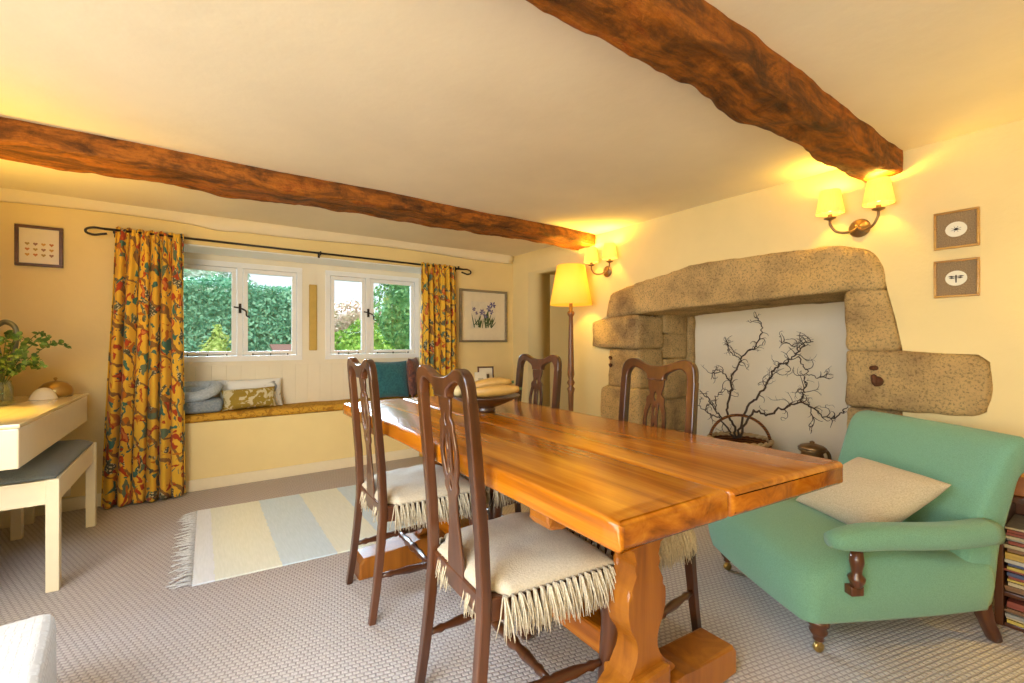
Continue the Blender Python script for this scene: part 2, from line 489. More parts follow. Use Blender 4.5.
def pillow(bm, w, h, t, n=18, corner=0.06, p=3.0, sag=0.0, seed=0.0):
    """cushion in local xz plane, thickness along y"""
    def surf(u, v, s):
        ear = 1 - corner * (1 - abs(u) ** 2) - 0
        ear2 = 1 - corner * (1 - abs(v) ** 2)
        f = max(0, (1 - abs(u) ** p)) ** 0.5 * max(0, (1 - abs(v) ** p)) ** 0.5
        wr = 0.10 * noise.noise(Vector((u * 2.2 + seed, v * 2.2, s))) * f
        return Vector((u * w / 2 * ear2, s * t / 2 * (f + wr) - sag * f * v, v * h / 2 * ear))
    gr = {}
    for s in (-1, 1):
        for i in range(n + 1):
            for j in range(n + 1):
                u = math.sin((i / n - 0.5) * PI); v = math.sin((j / n - 0.5) * PI)
                edge = i in (0, n) or j in (0, n)
                key = (i, j, 0 if edge else s)
                if key not in gr: gr[key] = bm.verts.new(surf(u, v, 0 if edge else s))
    for s in (-1, 1):
        for i in range(n):
            for j in range(n):
                ks = []
                for a, b in ((i, j), (i + 1, j), (i + 1, j + 1), (i, j + 1)):
                    e = a in (0, n) or b in (0, n)
                    ks.append(gr[(a, b, 0 if e else s)])
                bm.faces.new(ks if s > 0 else ks[::-1])

def xform(bm, mat): bmesh.ops.transform(bm, matrix=mat, verts=bm.verts)
def TRS(loc, rx=0, ry=0, rz=0):
    return Matrix.Translation(loc) @ Matrix.Rotation(rz, 4, 'Z') @ Matrix.Rotation(ry, 4, 'Y') @ Matrix.Rotation(rx, 4, 'X')

def bake(o):
    dg = bpy.context.evaluated_depsgraph_get()
    me = bpy.data.meshes.new_from_object(o.evaluated_get(dg))
    o.modifiers.clear(); o.data = me
    return o

def copy_tree(o, parent=None):
    c = o.copy(); COL.objects.link(c)
    if parent: c.parent = parent
    for ch in list(o.children): copy_tree(ch, c)
    return c

# ---------------------------------------------------------------- room shell
XR, YW, ZC = 2.82, 4.03, 2.03
bm = B(); box(bm, -3.2, 3.6, -2.6, 4.03, -0.1, 0.0)
struct(link('floor', bm, MT['carpet']), 'woven loop-pile beige carpet')

bm = B()
nx, ny = 60, 60
vs = [[bm.verts.new((-3.2 + 6.2 * i / nx, -2.6 + 6.8 * j / ny, ZC + 0.010 * noise.noise(Vector((i * 0.12, j * 0.12, 3))))) for j in range(ny + 1)] for i in range(nx + 1)]
for i in range(nx):
    for j in range(ny): bm.faces.new((vs[i][j], vs[i][j + 1], vs[i + 1][j + 1], vs[i + 1][j]))
bmesh.ops.extrude_face_region(bm, geom=bm.faces[:])
for v in list(bm.verts)[(nx + 1) * (ny + 1):]: v.co.z = ZC + 0.12
struct(link('ceiling', bm, MT['ceiling'], smooth=True), 'cream painted ceiling')

# window wall with its deep recess
RX0, RX1, RZ0, RZ1, RY = -0.34, 1.93, 0.50, 1.815, 4.36
bm = B()
box(bm, -1.12, RX0, YW, 4.62, 0, ZC + 0.05)
box(bm, RX1, XR + 0.45, YW, 4.62, 0, ZC + 0.05)
box(bm, RX0, RX1, YW, 4.62, RZ1, ZC + 0.05)
box(bm, RX0, RX1, YW, 4.62, 0, RZ0)
struct(link('wall_back', bm, MT['wall']), 'cream window wall')
# recess back: panelled board under the windows and the piers beside them
W1, W2, WZ = (-0.20, 0.75), (0.944, 1.86), (0.935, 1.757)
bm = B()
nb = 22
for i in range(nb):   # tongue-and-groove boards
    a = RX0 + (RX1 - RX0) * i / nb; b = RX0 + (RX1 - RX0) * (i + 1) / nb
    box(bm, a + 0.0003, b - 0.0003, RY, RY + 0.04, RZ0, WZ[0] - 0.03, 0.0018, 1)
box(bm, RX0, RX1, RY, RY + 0.05, WZ[0] - 0.03, WZ[0])
box(bm, RX0, W1[0], RY, RY + 0.05, WZ[0], WZ[1])
box(bm, W1[1], W2[0], RY, RY + 0.05, WZ[0], WZ[1])
box(bm, W2[1], RX1, RY, RY + 0.05, WZ[0], WZ[1])
box(bm, RX0, RX1, RY, RY + 0.05, WZ[1], RZ1)
struct(link('wall_recess', bm, MT['recess']), 'panelled back of the window seat recess')
bm = B()
box(bm, 0.805, 0.872, RY - 0.012, RY - 0.001, 1.02, 1.615, 0.008, 3)
struct(link('trim_1', bm, plain('ochre_strip', (0.62, 0.42, 0.10, 1), 0.6)), 'ochre upright strip between the windows')
# plaster bulge under the ceiling along the window wall
pts = []; sc = []
for i in range(60):
    x = -1.1 + 3.9 * i / 59
    dip = 0.012 * math.sin(x * 3.1) + 0.018 * math.exp(-((x - 0.12) / 0.12) ** 2)
    pts.append((x, YW, ZC - 0.045 - dip)); sc.append(1.0)
bm = B(); sweep(bm, pts, [(0.0, 0.09), (-0.05, 0.07), (-0.045, 0.03), (-0.03, 0.0), (-0.014, -0.022), (0.0, -0.030)], sc, side=(0, 1, 0))
struct(link('trim_2', bm, MT['ceiling'], smooth=True), 'uneven plaster cornice above the curtain pole')

# right wall: one outline with the fireplace and the alcove cut out
stone_top = [(2.72, 1.285), (2.63, 1.32), (2.60, 1.40), (2.583, 1.488), (2.44, 1.525), (2.293, 1.557), (2.05, 1.595), (1.782, 1.63), (1.50, 1.630), (1.21, 1.622), (1.02, 1.612), (0.917, 1.595), (0.85, 1.565), (0.806, 1.525), (0.775, 1.45), (0.76, 1.36), (0.725, 1.20), (0.70, 1.055), (0.57, 1.045), (0.44, 1.042), (0.405, 1.01), (0.40, 0.90), (0.415, 0.79), (0.45, 0.775)]
poly = [(-2.6, 0), (0.70, 0), (0.70, 0.775)] + stone_top[::-1] + [(2.80, 1.275), (2.80, 1.045), (2.62, 1.02), (2.62, 0.74), (2.69, 0.70), (2.69, 0), (3.09, 0), (3.09, 1.822), (3.75, 1.826), (3.75, 0), (YW, 0), (YW, ZC + 0.05), (-2.6, ZC + 0.05)]
me = filled('wall_right', [poly], 0.30)
remap(me, lambda a, b, c: Vector((XR + 0.15 + c, a, b)))
struct(link_mesh('wall_right', me, MT['wall']), 'cream fireplace wall')
# alcove shell
bm = B()
box(bm, XR + 0.62, XR + 0.70, 3.0, 3.85, 0, 1.95)
box(bm, XR + 0.301, XR + 0.62, 3.75, 3.85, 0, 1.95)
box(bm, XR + 0.301, XR + 0.62, 3.0, 3.09, 0, 1.95)
box(bm, XR + 0.301, XR + 0.62, 3.09, 3.75, 1.826, 1.95)
struct(link('wall_alcove', bm, MT['wall']), 'back of the alcove beside the fireplace')
# hearth shell
bm = B()
box(bm, 3.51, 3.58, 0.85, 2.5, 0, 1.75)
box(bm, 3.13, 3.51, 0.80, 0.92, 0, 1.75)
box(bm, 3.13, 3.58, 2.42, 2.5, 0, 1.75)
box(bm, 3.13, 3.58, 0.80, 2.5, 1.75, 1.82)
struct(link('wall_hearth', bm, MT['hearth_white']), 'whitewashed inside of the fireplace')
bm = B(); box(bm, 2.83, 3.505, 0.935, 2.275, 0.001, 0.10, 0.012)
struct(link('trim_3', bm, MT['stone']), 'raised stone hearth')
# left wall
bm = B(); box(bm, -1.12, -1.06, 2.0, YW, 0, ZC)
struct(link('wall_left', bm, MT['wall']), 'cream wall behind the white console')
# the rest of the room behind the camera
bm = B(); box(bm, -3.2, -1.12, 3.3, 3.4, 0, ZC)
box(bm, -3.2, -3.1, -2.6, 3.3, 0, ZC)
struct(link('wall_side', bm, MT['wall']), 'cream wall far left of the camera')
bm = B(); box(bm, -3.1, XR - 0.001, -2.7, -2.601, 0, ZC)
struct(link('wall_front', bm, MT['wall']), 'cream wall behind the camera')
# painted lining of the window recess
bm = B(); box(bm, RX0 + 0.002, RX1 - 0.002, YW + 0.004, RY - 0.002, RZ1 - 0.012, RZ1 - 0.001, 0.004)
struct(link('trim_4', bm, MT['white_paint']), 'white painted head of the window recess')
bm = B()
for a in (RX0 + 0.001, RX1 - 0.012): box(bm, a, a + 0.011, YW + 0.004, RY - 0.002, RZ0 + 0.06, RZ1 - 0.013, 0.003)
struct(link('trim_5', bm, MT['white_paint']), 'white painted sides of the window recess')
# baseboards
bm = B(); box(bm, -1.06, RX1 + 0.85, YW - 0.016, YW - 0.001, 0.001, 0.085, 0.004)
struct(link('baseboard_back', bm, MT['ivory']))
bm = B(); box(bm, XR - 0.016, XR - 0.001, 3.76, 4.01, 0.001, 0.085, 0.004)
struct(link('baseboard_right', bm, MT['ivory']))
bm = B(); box(bm, -0.76, -0.69, YW - 0.026, YW - 0.001, 0.10, 0.18, 0.006)
for dx in (-0.014, 0.014): box(bm, -0.725 + dx - 0.004, -0.725 + dx + 0.004, YW - 0.029, YW - 0.025, 0.135, 0.15)
tag(link('wall_socket', bm, MT['ivory']), 'small ivory wall socket low behind the piano bench', 'socket')

# ---------------------------------------------------------------- windows
def window(n, x0, x1, cx):
    z0, z1 = WZ
    f = 0.045
    bm = B()
    y0, y1 = RY - 0.006, RY + 0.06
    box(bm, x0, x1, y0, y1, z0, z0 + f, 0.004); box(bm, x0, x1, y0, y1, z1 - f, z1, 0.004)
    box(bm, x0, x0 + f, y0, y1, z0 + f, z1 - f, 0.004); box(bm, x1 - f, x1, y0, y1, z0 + f, z1 - f, 0.004)
    box(bm, cx - 0.02, cx + 0.02, y0, y1, z0 + f, z1 - f, 0.004)
    w = struct(link('window_%d' % n, bm, MT['white_paint']), ('left' if n == 1 else 'right') + ' white casement window')
    for k, (a, b) in enumerate(((x0 + f, cx - 0.02), (cx + 0.02, x1 - f))):
        bm = B(); s = 0.035; g = 0.003
        a += g; b -= g; c, d = z0 + f + g, z1 - f - g
        yy0, yy1 = RY + 0.0, RY + 0.04
        box(bm, a, b, yy0, yy1, c, c + s, 0.004); box(bm, a, b, yy0, yy1, d - s, d, 0.004)
        box(bm, a, a + s, yy0, yy1, c + s, d - s, 0.004); box(bm, b - s, b, yy0, yy1, c + s, d - s, 0.004)
        cs = link('casement', bm, MT['white_paint'], w)
        bm = B(); box(bm, a + s, b - s, RY + 0.018, RY + 0.022, c + s, d - s)
        link('pane', bm, MT['glass'], cs)
        # stay bar with its pins along the bottom rail
        bm = B(); m = (a + b) / 2
        box(bm, a + 0.07, b - 0.09, yy0 - 0.008, yy0 - 0.004, c + 0.007, c + 0.011)
        for px in (a + 0.07, m, b - 0.07): box(bm, px - 0.004, px + 0.004, yy0 - 0.012, yy0, c, c + 0.016)
        link('stay_bar', bm, MT['iron'], cs)
    zz = (z0 + z1) / 2 + 0.02
    bm = B()
    box(bm, cx - 0.010, cx + 0.010, y0 - 0.010, y0 - 0.001, zz - 0.03, zz + 0.05, 0.003)
    tube(bm, spline([(cx - 0.045, y0 - 0.016, zz + 0.02), (cx, y0 - 0.022, zz + 0.01), (cx + 0.04, y0 - 0.03, zz - 0.012), (cx + 0.045, y0 - 0.034, zz - 0.05), (cx + 0.07, y0 - 0.03, zz - 0.065)], 5), 0.006, 6)
    link('latch', bm, MT['iron'], w)
window(1, W1[0], W1[1], 0.272)
window(2, W2[0], W2[1], 1.335)

# ---------------------------------------------------------------- garden outside
def leaves(name, mat, n, sampler, size, parent=None):
    verts, faces = [], []
    for i in range(n):
        p, nrm = sampler()
        d = (nrm + Vector((random.gauss(0, .6), random.gauss(0, .6), random.gauss(0, .6)))).normalized()
        u = d.orthogonal().normalized(); a = random.random() * 6.28
        u = Matrix.Rotation(a, 3, d) @ u; w = d.cross(u)
        s = size * random.uniform(0.6, 1.3); k = len(verts)
        verts += [p - u * s, p + w * s * 0.5, p + u * s, p - w * s * 0.5]
        faces.append((k, k + 1, k + 2, k + 3))
    me = bpy.data.meshes.new(name); me.from_pydata([tuple(v) for v in verts], [], faces)
    return link_mesh(name, me, mat, parent)

def blob_sampler(c, rx, ry, rz, lump=0.25):
    def s():
        d = Vector((random.gauss(0, 1), random.gauss(0, 1), random.gauss(0, 1))).normalized()
        k = 1 + lump * noise.noise(d * 2.3 + Vector(c)) + random.uniform(-0.12, 0.03)
        return Vector((c[0] + d.x * rx * k, c[1] + d.y * ry * k, c[2] + d.z * rz * k)), d
    return s
def blob_core(name, c, rx, ry, rz, mat, parent):
    bm = B(); bmesh.ops.create_icosphere(bm, subdivisions=3, radius=1.0)
    for v in bm.verts:
        d = v.co.normalized(); k = 0.86 * (1 + 0.25 * noise.noise(d * 2.3 + Vector(c)))
        v.co = Vector((c[0] + d.x * rx * k, c[1] + d.y * ry * k, c[2] + d.z * rz * k))
    return link(name, bm, mat, parent, True)

bm = B(); box(bm, -6, 12, 4.7, 24, -0.5, -0.4)
tag(link('lawn', bm, MT['lawn']), 'garden lawn beyond the windows', 'lawn', kind='stuff')
# tall clipped hedge
hx0, hx1, hy, hz = -3.2, 1.85, 8.0, 1.98
def hedge_s():
    if random.random() < 0.12:
        p = Vector((random.uniform(hx0, hx1), random.uniform(hy, hy + 0.8), hz)); n = Vector((0, -.3, 1))
    else:
        p = Vector((random.uniform(hx0, hx1), hy, random.uniform(-0.3, hz))); n = Vector((0, -1, 0.2))
    k = noise.noise(p * 1.3) * 0.22 + random.uniform(-0.10, 0.06)
    p += Vector((0, -k if n.y < -0.9 else 0, k if n.z > 0.9 else 0))
    p.z += 0.1 * noise.noise(Vector((p.x * 1.4, 0, 5))) * (1 if p.z > 1.5 else 0)
    return p, n
bm = B(); box(bm, hx0, hx1, hy + 0.15, hy + 0.8, -0.4, hz - 0.12)
hg = tag(link('hedge', bm, MT['hedge']), 'tall clipped green hedge seen through the left window', 'hedge')
leaves('foliage', MT['hedge'], 30000, hedge_s, 0.036, hg)
def bush(name, label, cat, c, r, mat, n, size):
    o = blob_core(name, c, *r, mat, None); tag(o, label, cat)
    leaves('foliage', mat, n, blob_sampler(c, *r), size, o)
    return o
bush('shrub', 'small yellow-green shrub in front of the tall hedge', 'shrub', (0.18, 7.1, 0.42), (0.22, 0.22, 0.84), MT['lime'], 2600, 0.034)
bush('bush', 'bright green rounded bush low in the right window', 'bush', (2.05, 7.0, 0.46), (0.55, 0.5, 0.92), MT['bush'], 7000, 0.036)
bush('garden_tree', 'dark green leafy tree filling the right of the right window', 'tree', (3.35, 7.9, 1.16), (0.82, 0.6, 1.65), MT['tree'], 11000, 0.042)
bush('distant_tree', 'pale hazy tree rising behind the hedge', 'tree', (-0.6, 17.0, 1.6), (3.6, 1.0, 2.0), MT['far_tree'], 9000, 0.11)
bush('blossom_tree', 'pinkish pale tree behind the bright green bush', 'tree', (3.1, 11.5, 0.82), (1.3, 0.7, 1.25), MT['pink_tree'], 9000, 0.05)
# small shed with a sloping red-brown roof
sh = thing('shed', 'low garden shed with red-brown roof before the hedge', 'shed', (1.12, 6.9, -0.4))
bm = B(); box(bm, -0.24, 0.24, 0, 0.5, 0, 1.30); link('shed_wall', bm, plain('shed_boards', (0.30, 0.16, 0.12, 1), 0.8), sh)
bm = B(); prism(bm, [(-0.06, 1.30), (-0.06, 1.33), (0.56, 1.46), (0.56, 1.43)], 0.56, lambda a, b, c: (c - 0.28, a, b + 0.0)); link('shed_roof', bm, plain('shed_roof_felt', (0.36, 0.19, 0.16, 1), 0.8), sh)

# ---------------------------------------------------------------- ceiling beams
def beam(name, label, x0, x1, yc, w, zb, wf, seed, bow):
    bm = B(); N = 260; K = 64; rings = []
    for i in range(N + 1):
        t = i / N; x = x0 + (x1 - x0) * t
        ww = w * wf(t); hh = ZC + 0.03 - zb; ring = []
        for k in range(K):
            a = 2 * PI * k / K
            ca, sa = math.cos(a), math.sin(a)
            e = 0.22
            px = math.copysign(abs(ca) ** e, ca) * ww / 2; pz = math.copysign(abs(sa) ** e, sa) * hh / 2
            q = Vector((x * 2.2, px * 7, pz * 7 + seed))
            dn = noise.noise(q * 1.7) * 0.012 + noise.noise(q * 4.1) * 0.010 + noise.noise(q * 11) * 0.005
            lo = 1.0 if pz < 0 else 0.45
            big = (noise.noise(Vector((x * 2.2, seed, 2))) * 0.018 + noise.noise(Vector((x * 6, px * 9, seed))) * 0.010) * lo
            ring.append(bm.verts.new((x, yc + bow(t) + px * (1 + dn * 4) + (0.016 * noise.noise(Vector((x * 5, seed, 9))) + 0.008 * noise.noise(Vector((x * 14, seed, 9))) if px > 0 else 0.006 * noise.noise(Vector((x * 9, seed, 3)))), zb + hh / 2 + pz + (dn + big if pz < 0 else 0))))
        rings.append(ring)
    for a, b in zip(rings[:-1], rings[1:]):
        for k in range(K): bm.faces.new((a[k], a[(k + 1) % K], b[(k + 1) % K], b[k]))
    bm.faces.new(rings[0][::-1]); bm.faces.new(rings[-1])
    o = link(name, bm, MT['beam'], None, True)
    return tag(o, label, 'beam')
beam('ceiling_beam', 'rough brown ceiling beam ending above the double-shaded wall light by the framed insects', -1.2, 2.80, 0.785, 0.185, 1.918, lambda t: 1.0 - 0.12 * t, 1.3, lambda t: 0.012 - 0.02 * t)
beam('ceiling_beam', 'rough brown ceiling beam running in front of the windows towards the floor lamp', -1.05, 2.80, 2.88, 0.31, 1.935, lambda t: 1.05 - 0.25 * t, 8.6, lambda t: 0.0)

# ---------------------------------------------------------------- fireplace stonework
fp = thing('fireplace', 'old sandstone fireplace surround with heavy lintel and white back', 'fireplace', (XR, 1.6, 0))
def stone(name, poly, x0, x1, seed, rough=0.012, voxel=0.018):
    bm = B(); prism(bm, poly, x1 - x0, lambda a, b, c: (x0 + c - XR, a - 1.6, b))
    o = link(name, bm, MT['stone'], fp)
    md = o.modifiers.new('r', 'REMESH'); md.mode = 'VOXEL'; md.voxel_size = voxel
    s = o.modifiers.new('s', 'SMOOTH'); s.iterations = 3; s.factor = 0.5
    bpy.context.view_layer.update(); bake(o)
    for v in o.data.vertices:
        q = v.co * 4 + Vector((seed * 3.7, 0, 0))
        d = noise.noise(q) * rough + noise.noise(q * 4) * rough * 0.6
        v.co += v.normal * (d + 0.007)
    for p in o.data.polygons: p.use_smooth = True
    return o
G = 0.004
stone('lintel', [(0.775, 1.362), (0.925, 1.372), (1.6, 1.352), (2.293, 1.322), (2.62, 1.305), (2.60, 1.40), (2.583, 1.488), (2.44, 1.525), (2.293, 1.557), (2.05, 1.595), (1.782, 1.63), (1.5, 1.632), (1.21, 1.622), (1.02, 1.612), (0.917, 1.595), (0.85, 1.565), (0.806, 1.525), (0.78, 1.45)], 2.795, 3.11, 1)
stone('jamb_stone', [(0.93, 1.058), (0.93, 1.366), (0.765, 1.355), (0.73, 1.2), (0.705, 1.058)], 2.80, 3.11, 2)
stone('jamb_stone', [(0.93, 0.762), (0.93, 1.050), (0.57, 1.044), (0.44, 1.038), (0.408, 1.0), (0.404, 0.9), (0.42, 0.79), (0.46, 0.772)], 2.795, 3.11, 3)
stone('jamb_stone', [(0.93, 0.105), (0.93, 0.752), (0.705, 0.752), (0.705, 0.105)], 2.80, 3.11, 4)
stone('jamb_stone', [(2.29, 1.045), (2.79, 1.052), (2.79, 1.262), (2.62, 1.296), (2.29, 1.300)], 2.795, 3.11, 5)
stone('jamb_stone', [(2.29, 0.735), (2.615, 0.735), (2.60, 1.03), (2.29, 1.035)], 2.805, 3.11, 6)
stone('jamb_stone', [(2.29, 0.41), (2.685, 0.41), (2.68, 0.70), (2.61, 0.725), (2.29, 0.725)], 2.80, 3.11, 7)
stone('jamb_stone', [(2.29, 0.105), (2.685, 0.105), (2.685, 0.40), (2.29, 0.40)], 2.80, 3.11, 8)
for i, (a, b) in enumerate(((0.105, 0.34), (0.35, 0.62), (0.63, 0.95), (0.96, 1.16), (1.17, 1.36))):
    stone('reveal_stone', [(2.29 + 0.012 * (i % 2), a), (2.40, a), (2.40, b), (2.29 + 0.012 * (i % 2), b)], 3.115, 3.44, 10 + i)
stone('back_pier', [(2.255, 0.105), (2.40, 0.105), (2.40, 1.36), (2.255, 1.36)], 3.445, 3.505, 20)
stone('soffit_stone', [(0.93, 1.374), (1.6, 1.352), (2.29, 1.322), (2.29, 1.46), (0.93, 1.50)], 3.11, 3.45, 25)
bm = B()
tube(bm, spline([(2.79 - XR, 0.80 - 1.6, 0.915), (2.765 - XR, 0.80 - 1.6, 0.925), (2.755 - XR, 0.795 - 1.6, 0.90), (2.77 - XR, 0.79 - 1.6, 0.885)], 4), 0.012, 8)
bmesh.ops.create_icosphere(bm, subdivisions=2, radius=0.026, matrix=Matrix.Translation((2.785 - XR, 0.79 - 1.6, 0.90)))
tube(bm, [(2.79 - XR, 0.815 - 1.6, 0.965), (2.765 - XR, 0.79 - 1.6, 0.968)], 0.012, 8)
link('iron_hook', bm, MT['rust'], fp)['label'] = 'rusty iron hook on the right block'
for z in (0.965, 0.905):
    bm = B(); tube(bm, spline([(2.80 - XR, 2.57 - 1.6, z), (2.775 - XR, 2.565 - 1.6, z + 0.005), (2.77 - XR, 2.55 - 1.6, z - 0.01)], 4), 0.011, 8)
    link('iron_pin', bm, MT['rust'], fp)['label'] = 'rusty iron pin on the left jamb'

# ---------------------------------------------------------------- wall lights and lamps
def drum(r0, r1, h, seg=48, pleat=0.0, t=0.003):
    bm = B(); prof = [(r0, 0), (r0 + (r1 - r0) * .5, h / 2), (r1, h), (r1 - t, h), (r0 + (r1 - r0) * .5 - t, h / 2), (r0 - t, 0)]
    rings = []
    for r, z in prof:
        rings.append([bm.verts.new(((r + pleat * (k % 2)) * math.cos(2 * PI * k / seg), (r + pleat * (k % 2)) * math.sin(2 * PI * k / seg), z)) for k in range(seg)])
    for a, b in zip(rings, rings[1:] + rings[:1]):
        for k in range(seg): bm.faces.new((a[k], a[(k + 1) % seg], b[(k + 1) % seg], b[k]))
    return bm
def sconce(y, z, label, power):
    t = thing('wall_light', label, 'wall light', (XR, y, z), group='twin-shade wall lights')
    bm = B(); lathe(bm, [(0.046, 0), (0.048, 0.006), (0.040, 0.014), (0.022, 0.020), (0.018, 0.03)], seg=28)
    xform(bm, Matrix.Rotation(-PI / 2, 4, 'Y')); link('backplate', bm, MT['bronze'], t, True)
    for s in (1, -1):
        bm = B(); tube(bm, spline([(-0.026, 0, 0), (-0.055, s * 0.03, -0.022), (-0.08, s * 0.075, -0.015), (-0.09, s * 0.100, 0.022), (-0.09, s * 0.103, 0.05)], 6), 0.0065, 8)
        lathe(bm, [(0.008, 0.0), (0.026, 0.008), (0.028, 0.012), (0.011, 0.014), (0.011, 0.030)], -0.09, s * 0.103, 0.05, 16)
        a = link('arm', bm, MT['bronze'], t, True)
        bm = drum(0.064, 0.043, 0.120, 56, 0.0016)
        xform(bm, Matrix.Translation((-0.09, s * 0.103, 0.085))); link('lamp_shade', bm, MT['shade'], a)
        bm = B(); lathe(bm, [(0.008, 0), (0.016, 0.012), (0.019, 0.028), (0.010, 0.05), (0.003, 0.066)], -0.09, s * 0.103, 0.10, 14)
        link('bulb', bm, MT['bulb'], a, True)
        point('wall_light_glow', (XR - 0.09, y + s * 0.103, z + 0.19), power, WARM, 0.02)
    return t
sconce(0.873, 1.69, 'bronze wall light with two pleated shades above the stone lintel beside the framed insects', 6.5)
sconce(2.63, 1.69, 'bronze wall light with two pleated shades partly behind the floor lamp shade', 6.5)

t = thing('floor_lamp', 'turned wooden floor lamp with lit cream shade beside the fireplace', 'floor lamp', (2.585, 2.83, 0))
bm = B(); lathe(bm, [(0.14, 0), (0.145, 0.015), (0.13, 0.03), (0.06, 0.045), (0.03, 0.06)], seg=32); link('base', bm, MT['lamp_wood'], t, True)
bm = B(); lathe(bm, [(0.022, 0.06), (0.03, 0.10), (0.016, 0.14), (0.026, 0.2), (0.020, 0.5), (0.024, 0.66), (0.034, 0.70), (0.018, 0.72), (0.034, 0.75), (0.020, 0.78), (0.030, 0.82), (0.026, 0.90), (0.020, 1.2), (0.018, 1.31), (0.030, 1.33), (0.030, 1.35), (0.016, 1.36), (0.014, 1.44)], seg=20); link('pole', bm, MT['lamp_wood'], t, True)
bm = drum(0.178, 0.118, 0.335, 64); xform(bm, Matrix.Translation((0, 0, 1.41))); link('lamp_shade', bm, MT['lamp_shade'], t, True)
bm = B(); lathe(bm, [(0.012, 1.44), (0.02, 1.47), (0.03, 1.52), (0.022, 1.56), (0.004, 1.575)], seg=16); link('bulb', bm, MT['bulb'], t, True)
point('floor_lamp_glow', (2.585, 2.83, 1.62), 18, WARM, 0.04)

def table_lamp(x, y, z, label, power):
    t = thing('table_lamp', label, 'table lamp', (x, y, z))
    bm = B(); lathe(bm, [(0.06, 0), (0.065, 0.01), (0.03, 0.03), (0.05, 0.10), (0.055, 0.14), (0.02, 0.20), (0.012, 0.26)], seg=24); link('base', bm, MT['brass'], t, True)
    bm = drum(0.12, 0.08, 0.17, 48); xform(bm, Matrix.Translation((0, 0, 0.25))); link('lamp_shade', bm, MT['lamp_shade'], t, True)
    bm = B(); lathe(bm, [(0.01, 0.26), (0.025, 0.30), (0.02, 0.33), (0.004, 0.345)], seg=14); link('bulb', bm, MT['bulb'], t, True)
    point('table_lamp_glow', (x, y, z + 0.35), power, WARM, 0.04)
table_lamp(-0.93, 2.98, 0.771, 'brass table lamp on the near end of the white console', 44)
table_lamp(2.66, -0.16, 0.49, 'brass table lamp on the bookcase behind the green armchair', 26)

# ---------------------------------------------------------------- pictures
def frame_on(name, label, origin, axis, w, h, fw, depth, fmat, mount, group=None, cat='picture'):
    """axis 'Y': hangs on the window wall facing -Y, local x right; axis 'X': on right wall facing -X"""
    t = thing(name, label, cat, origin, 0 if axis == 'Y' else -PI / 2, group)
    # local: x right, z up, -y towards the room, back at y=0
    bm = B()
    for a in ((-w / 2, w / 2, -h / 2, -h / 2 + fw), (-w / 2, w / 2, h / 2 - fw, h / 2), (-w / 2, -w / 2 + fw, -h / 2 + fw, h / 2 - fw), (w / 2 - fw, w / 2, -h / 2 + fw, h / 2 - fw)):
        box(bm, a[0], a[1], -depth, 0, a[2], a[3], 0.003)
    link('frame', bm, fmat, t)
    bm = B(); box(bm, -w / 2 + fw, w / 2 - fw, -0.008, -0.002, -h / 2 + fw, h / 2 - fw)
    link('mount', bm, mount, t)
    return t
def flat_poly(bm, pts, y, th=0.0012):
    prism(bm, pts, th, lambda a, b, c: (a, y - c, b))
mat_mount = plain('cream_mount_board', (0.80, 0.72, 0.52, 1), 0.25, var=0.05, coat=0.3)
brown_frame = wood('dark_brown_frame', [srgb(50, 28, 14), srgb(84, 50, 24), srgb(104, 64, 32)], 'X', 0.35, 0.2)
t = frame_on('picture', 'dark-framed picture of rows of tiny hearts on the wall above the console', (-0.832, YW - 0.001, 1.70), 'Y', 0.215, 0.255, 0.018, 0.02, brown_frame, mat_mount)
cols = [srgb(200, 150, 60), srgb(190, 120, 60), srgb(170, 140, 70), srgb(150, 110, 80)]
for r in range(3):
    for c in range(4):
        bm = B(); cx, cz, s = -0.054 + c * 0.036, -0.055 + r * 0.034, 0.011
        pts = [(cx + s * 0.062 * 16 * math.sin(a) ** 3, cz + s * 0.062 * (13 * math.cos(a) - 5 * math.cos(2 * a) - 2 * math.cos(3 * a) - math.cos(4 * a))) for a in [2 * PI * k / 16 for k in range(16)]]
        flat_poly(bm, pts, -0.0082); link('heart_motif', bm, plain('heart_tint', cols[(r + c) % 4], 0.6), t)

grey_frame = wood('silver_grey_frame', [srgb(100, 92, 76), srgb(136, 124, 100), srgb(160, 146, 118)], 'X', 0.4, 0.1)
t = frame_on('picture', 'large grey-framed iris painting on the window wall right of the curtain', (2.443, YW - 0.001, 1.365), 'Y', 0.575, 0.545, 0.022, 0.03, grey_frame, mat_mount)
bm = B(); box(bm, -0.15, 0.145, -0.0095, -0.0082, -0.13, 0.15); link('painting_sheet', bm, plain('painting_paper', (0.74, 0.68, 0.52, 1), 0.6), t)
rnd = random.Random(3)
bm = B()
for i in range(30):
    x = rnd.uniform(-0.12, 0.12); z = -0.125 + rnd.uniform(0, 0.13) * rnd.random(); hh = rnd.uniform(0.05, 0.15); lean = rnd.uniform(-0.07, 0.07); wd = rnd.uniform(0.004, 0.009)
    flat_poly(bm, [(x - wd, z), (x + wd, z), (x + lean * .6 + wd * .8, z + hh * .6), (x + lean, z + hh), (x + lean * .5 - wd, z + hh * .55)], -0.0096 - 0.0001 * i, 0.0004)
link('iris_leaves', bm, plain('painted_leaf', (0.09, 0.15, 0.06, 1), 0.6, var=0.5, nscale=90), t)
violet = plain('painted_violet', (0.16, 0.14, 0.34, 1), 0.6, var=0.4, nscale=80)
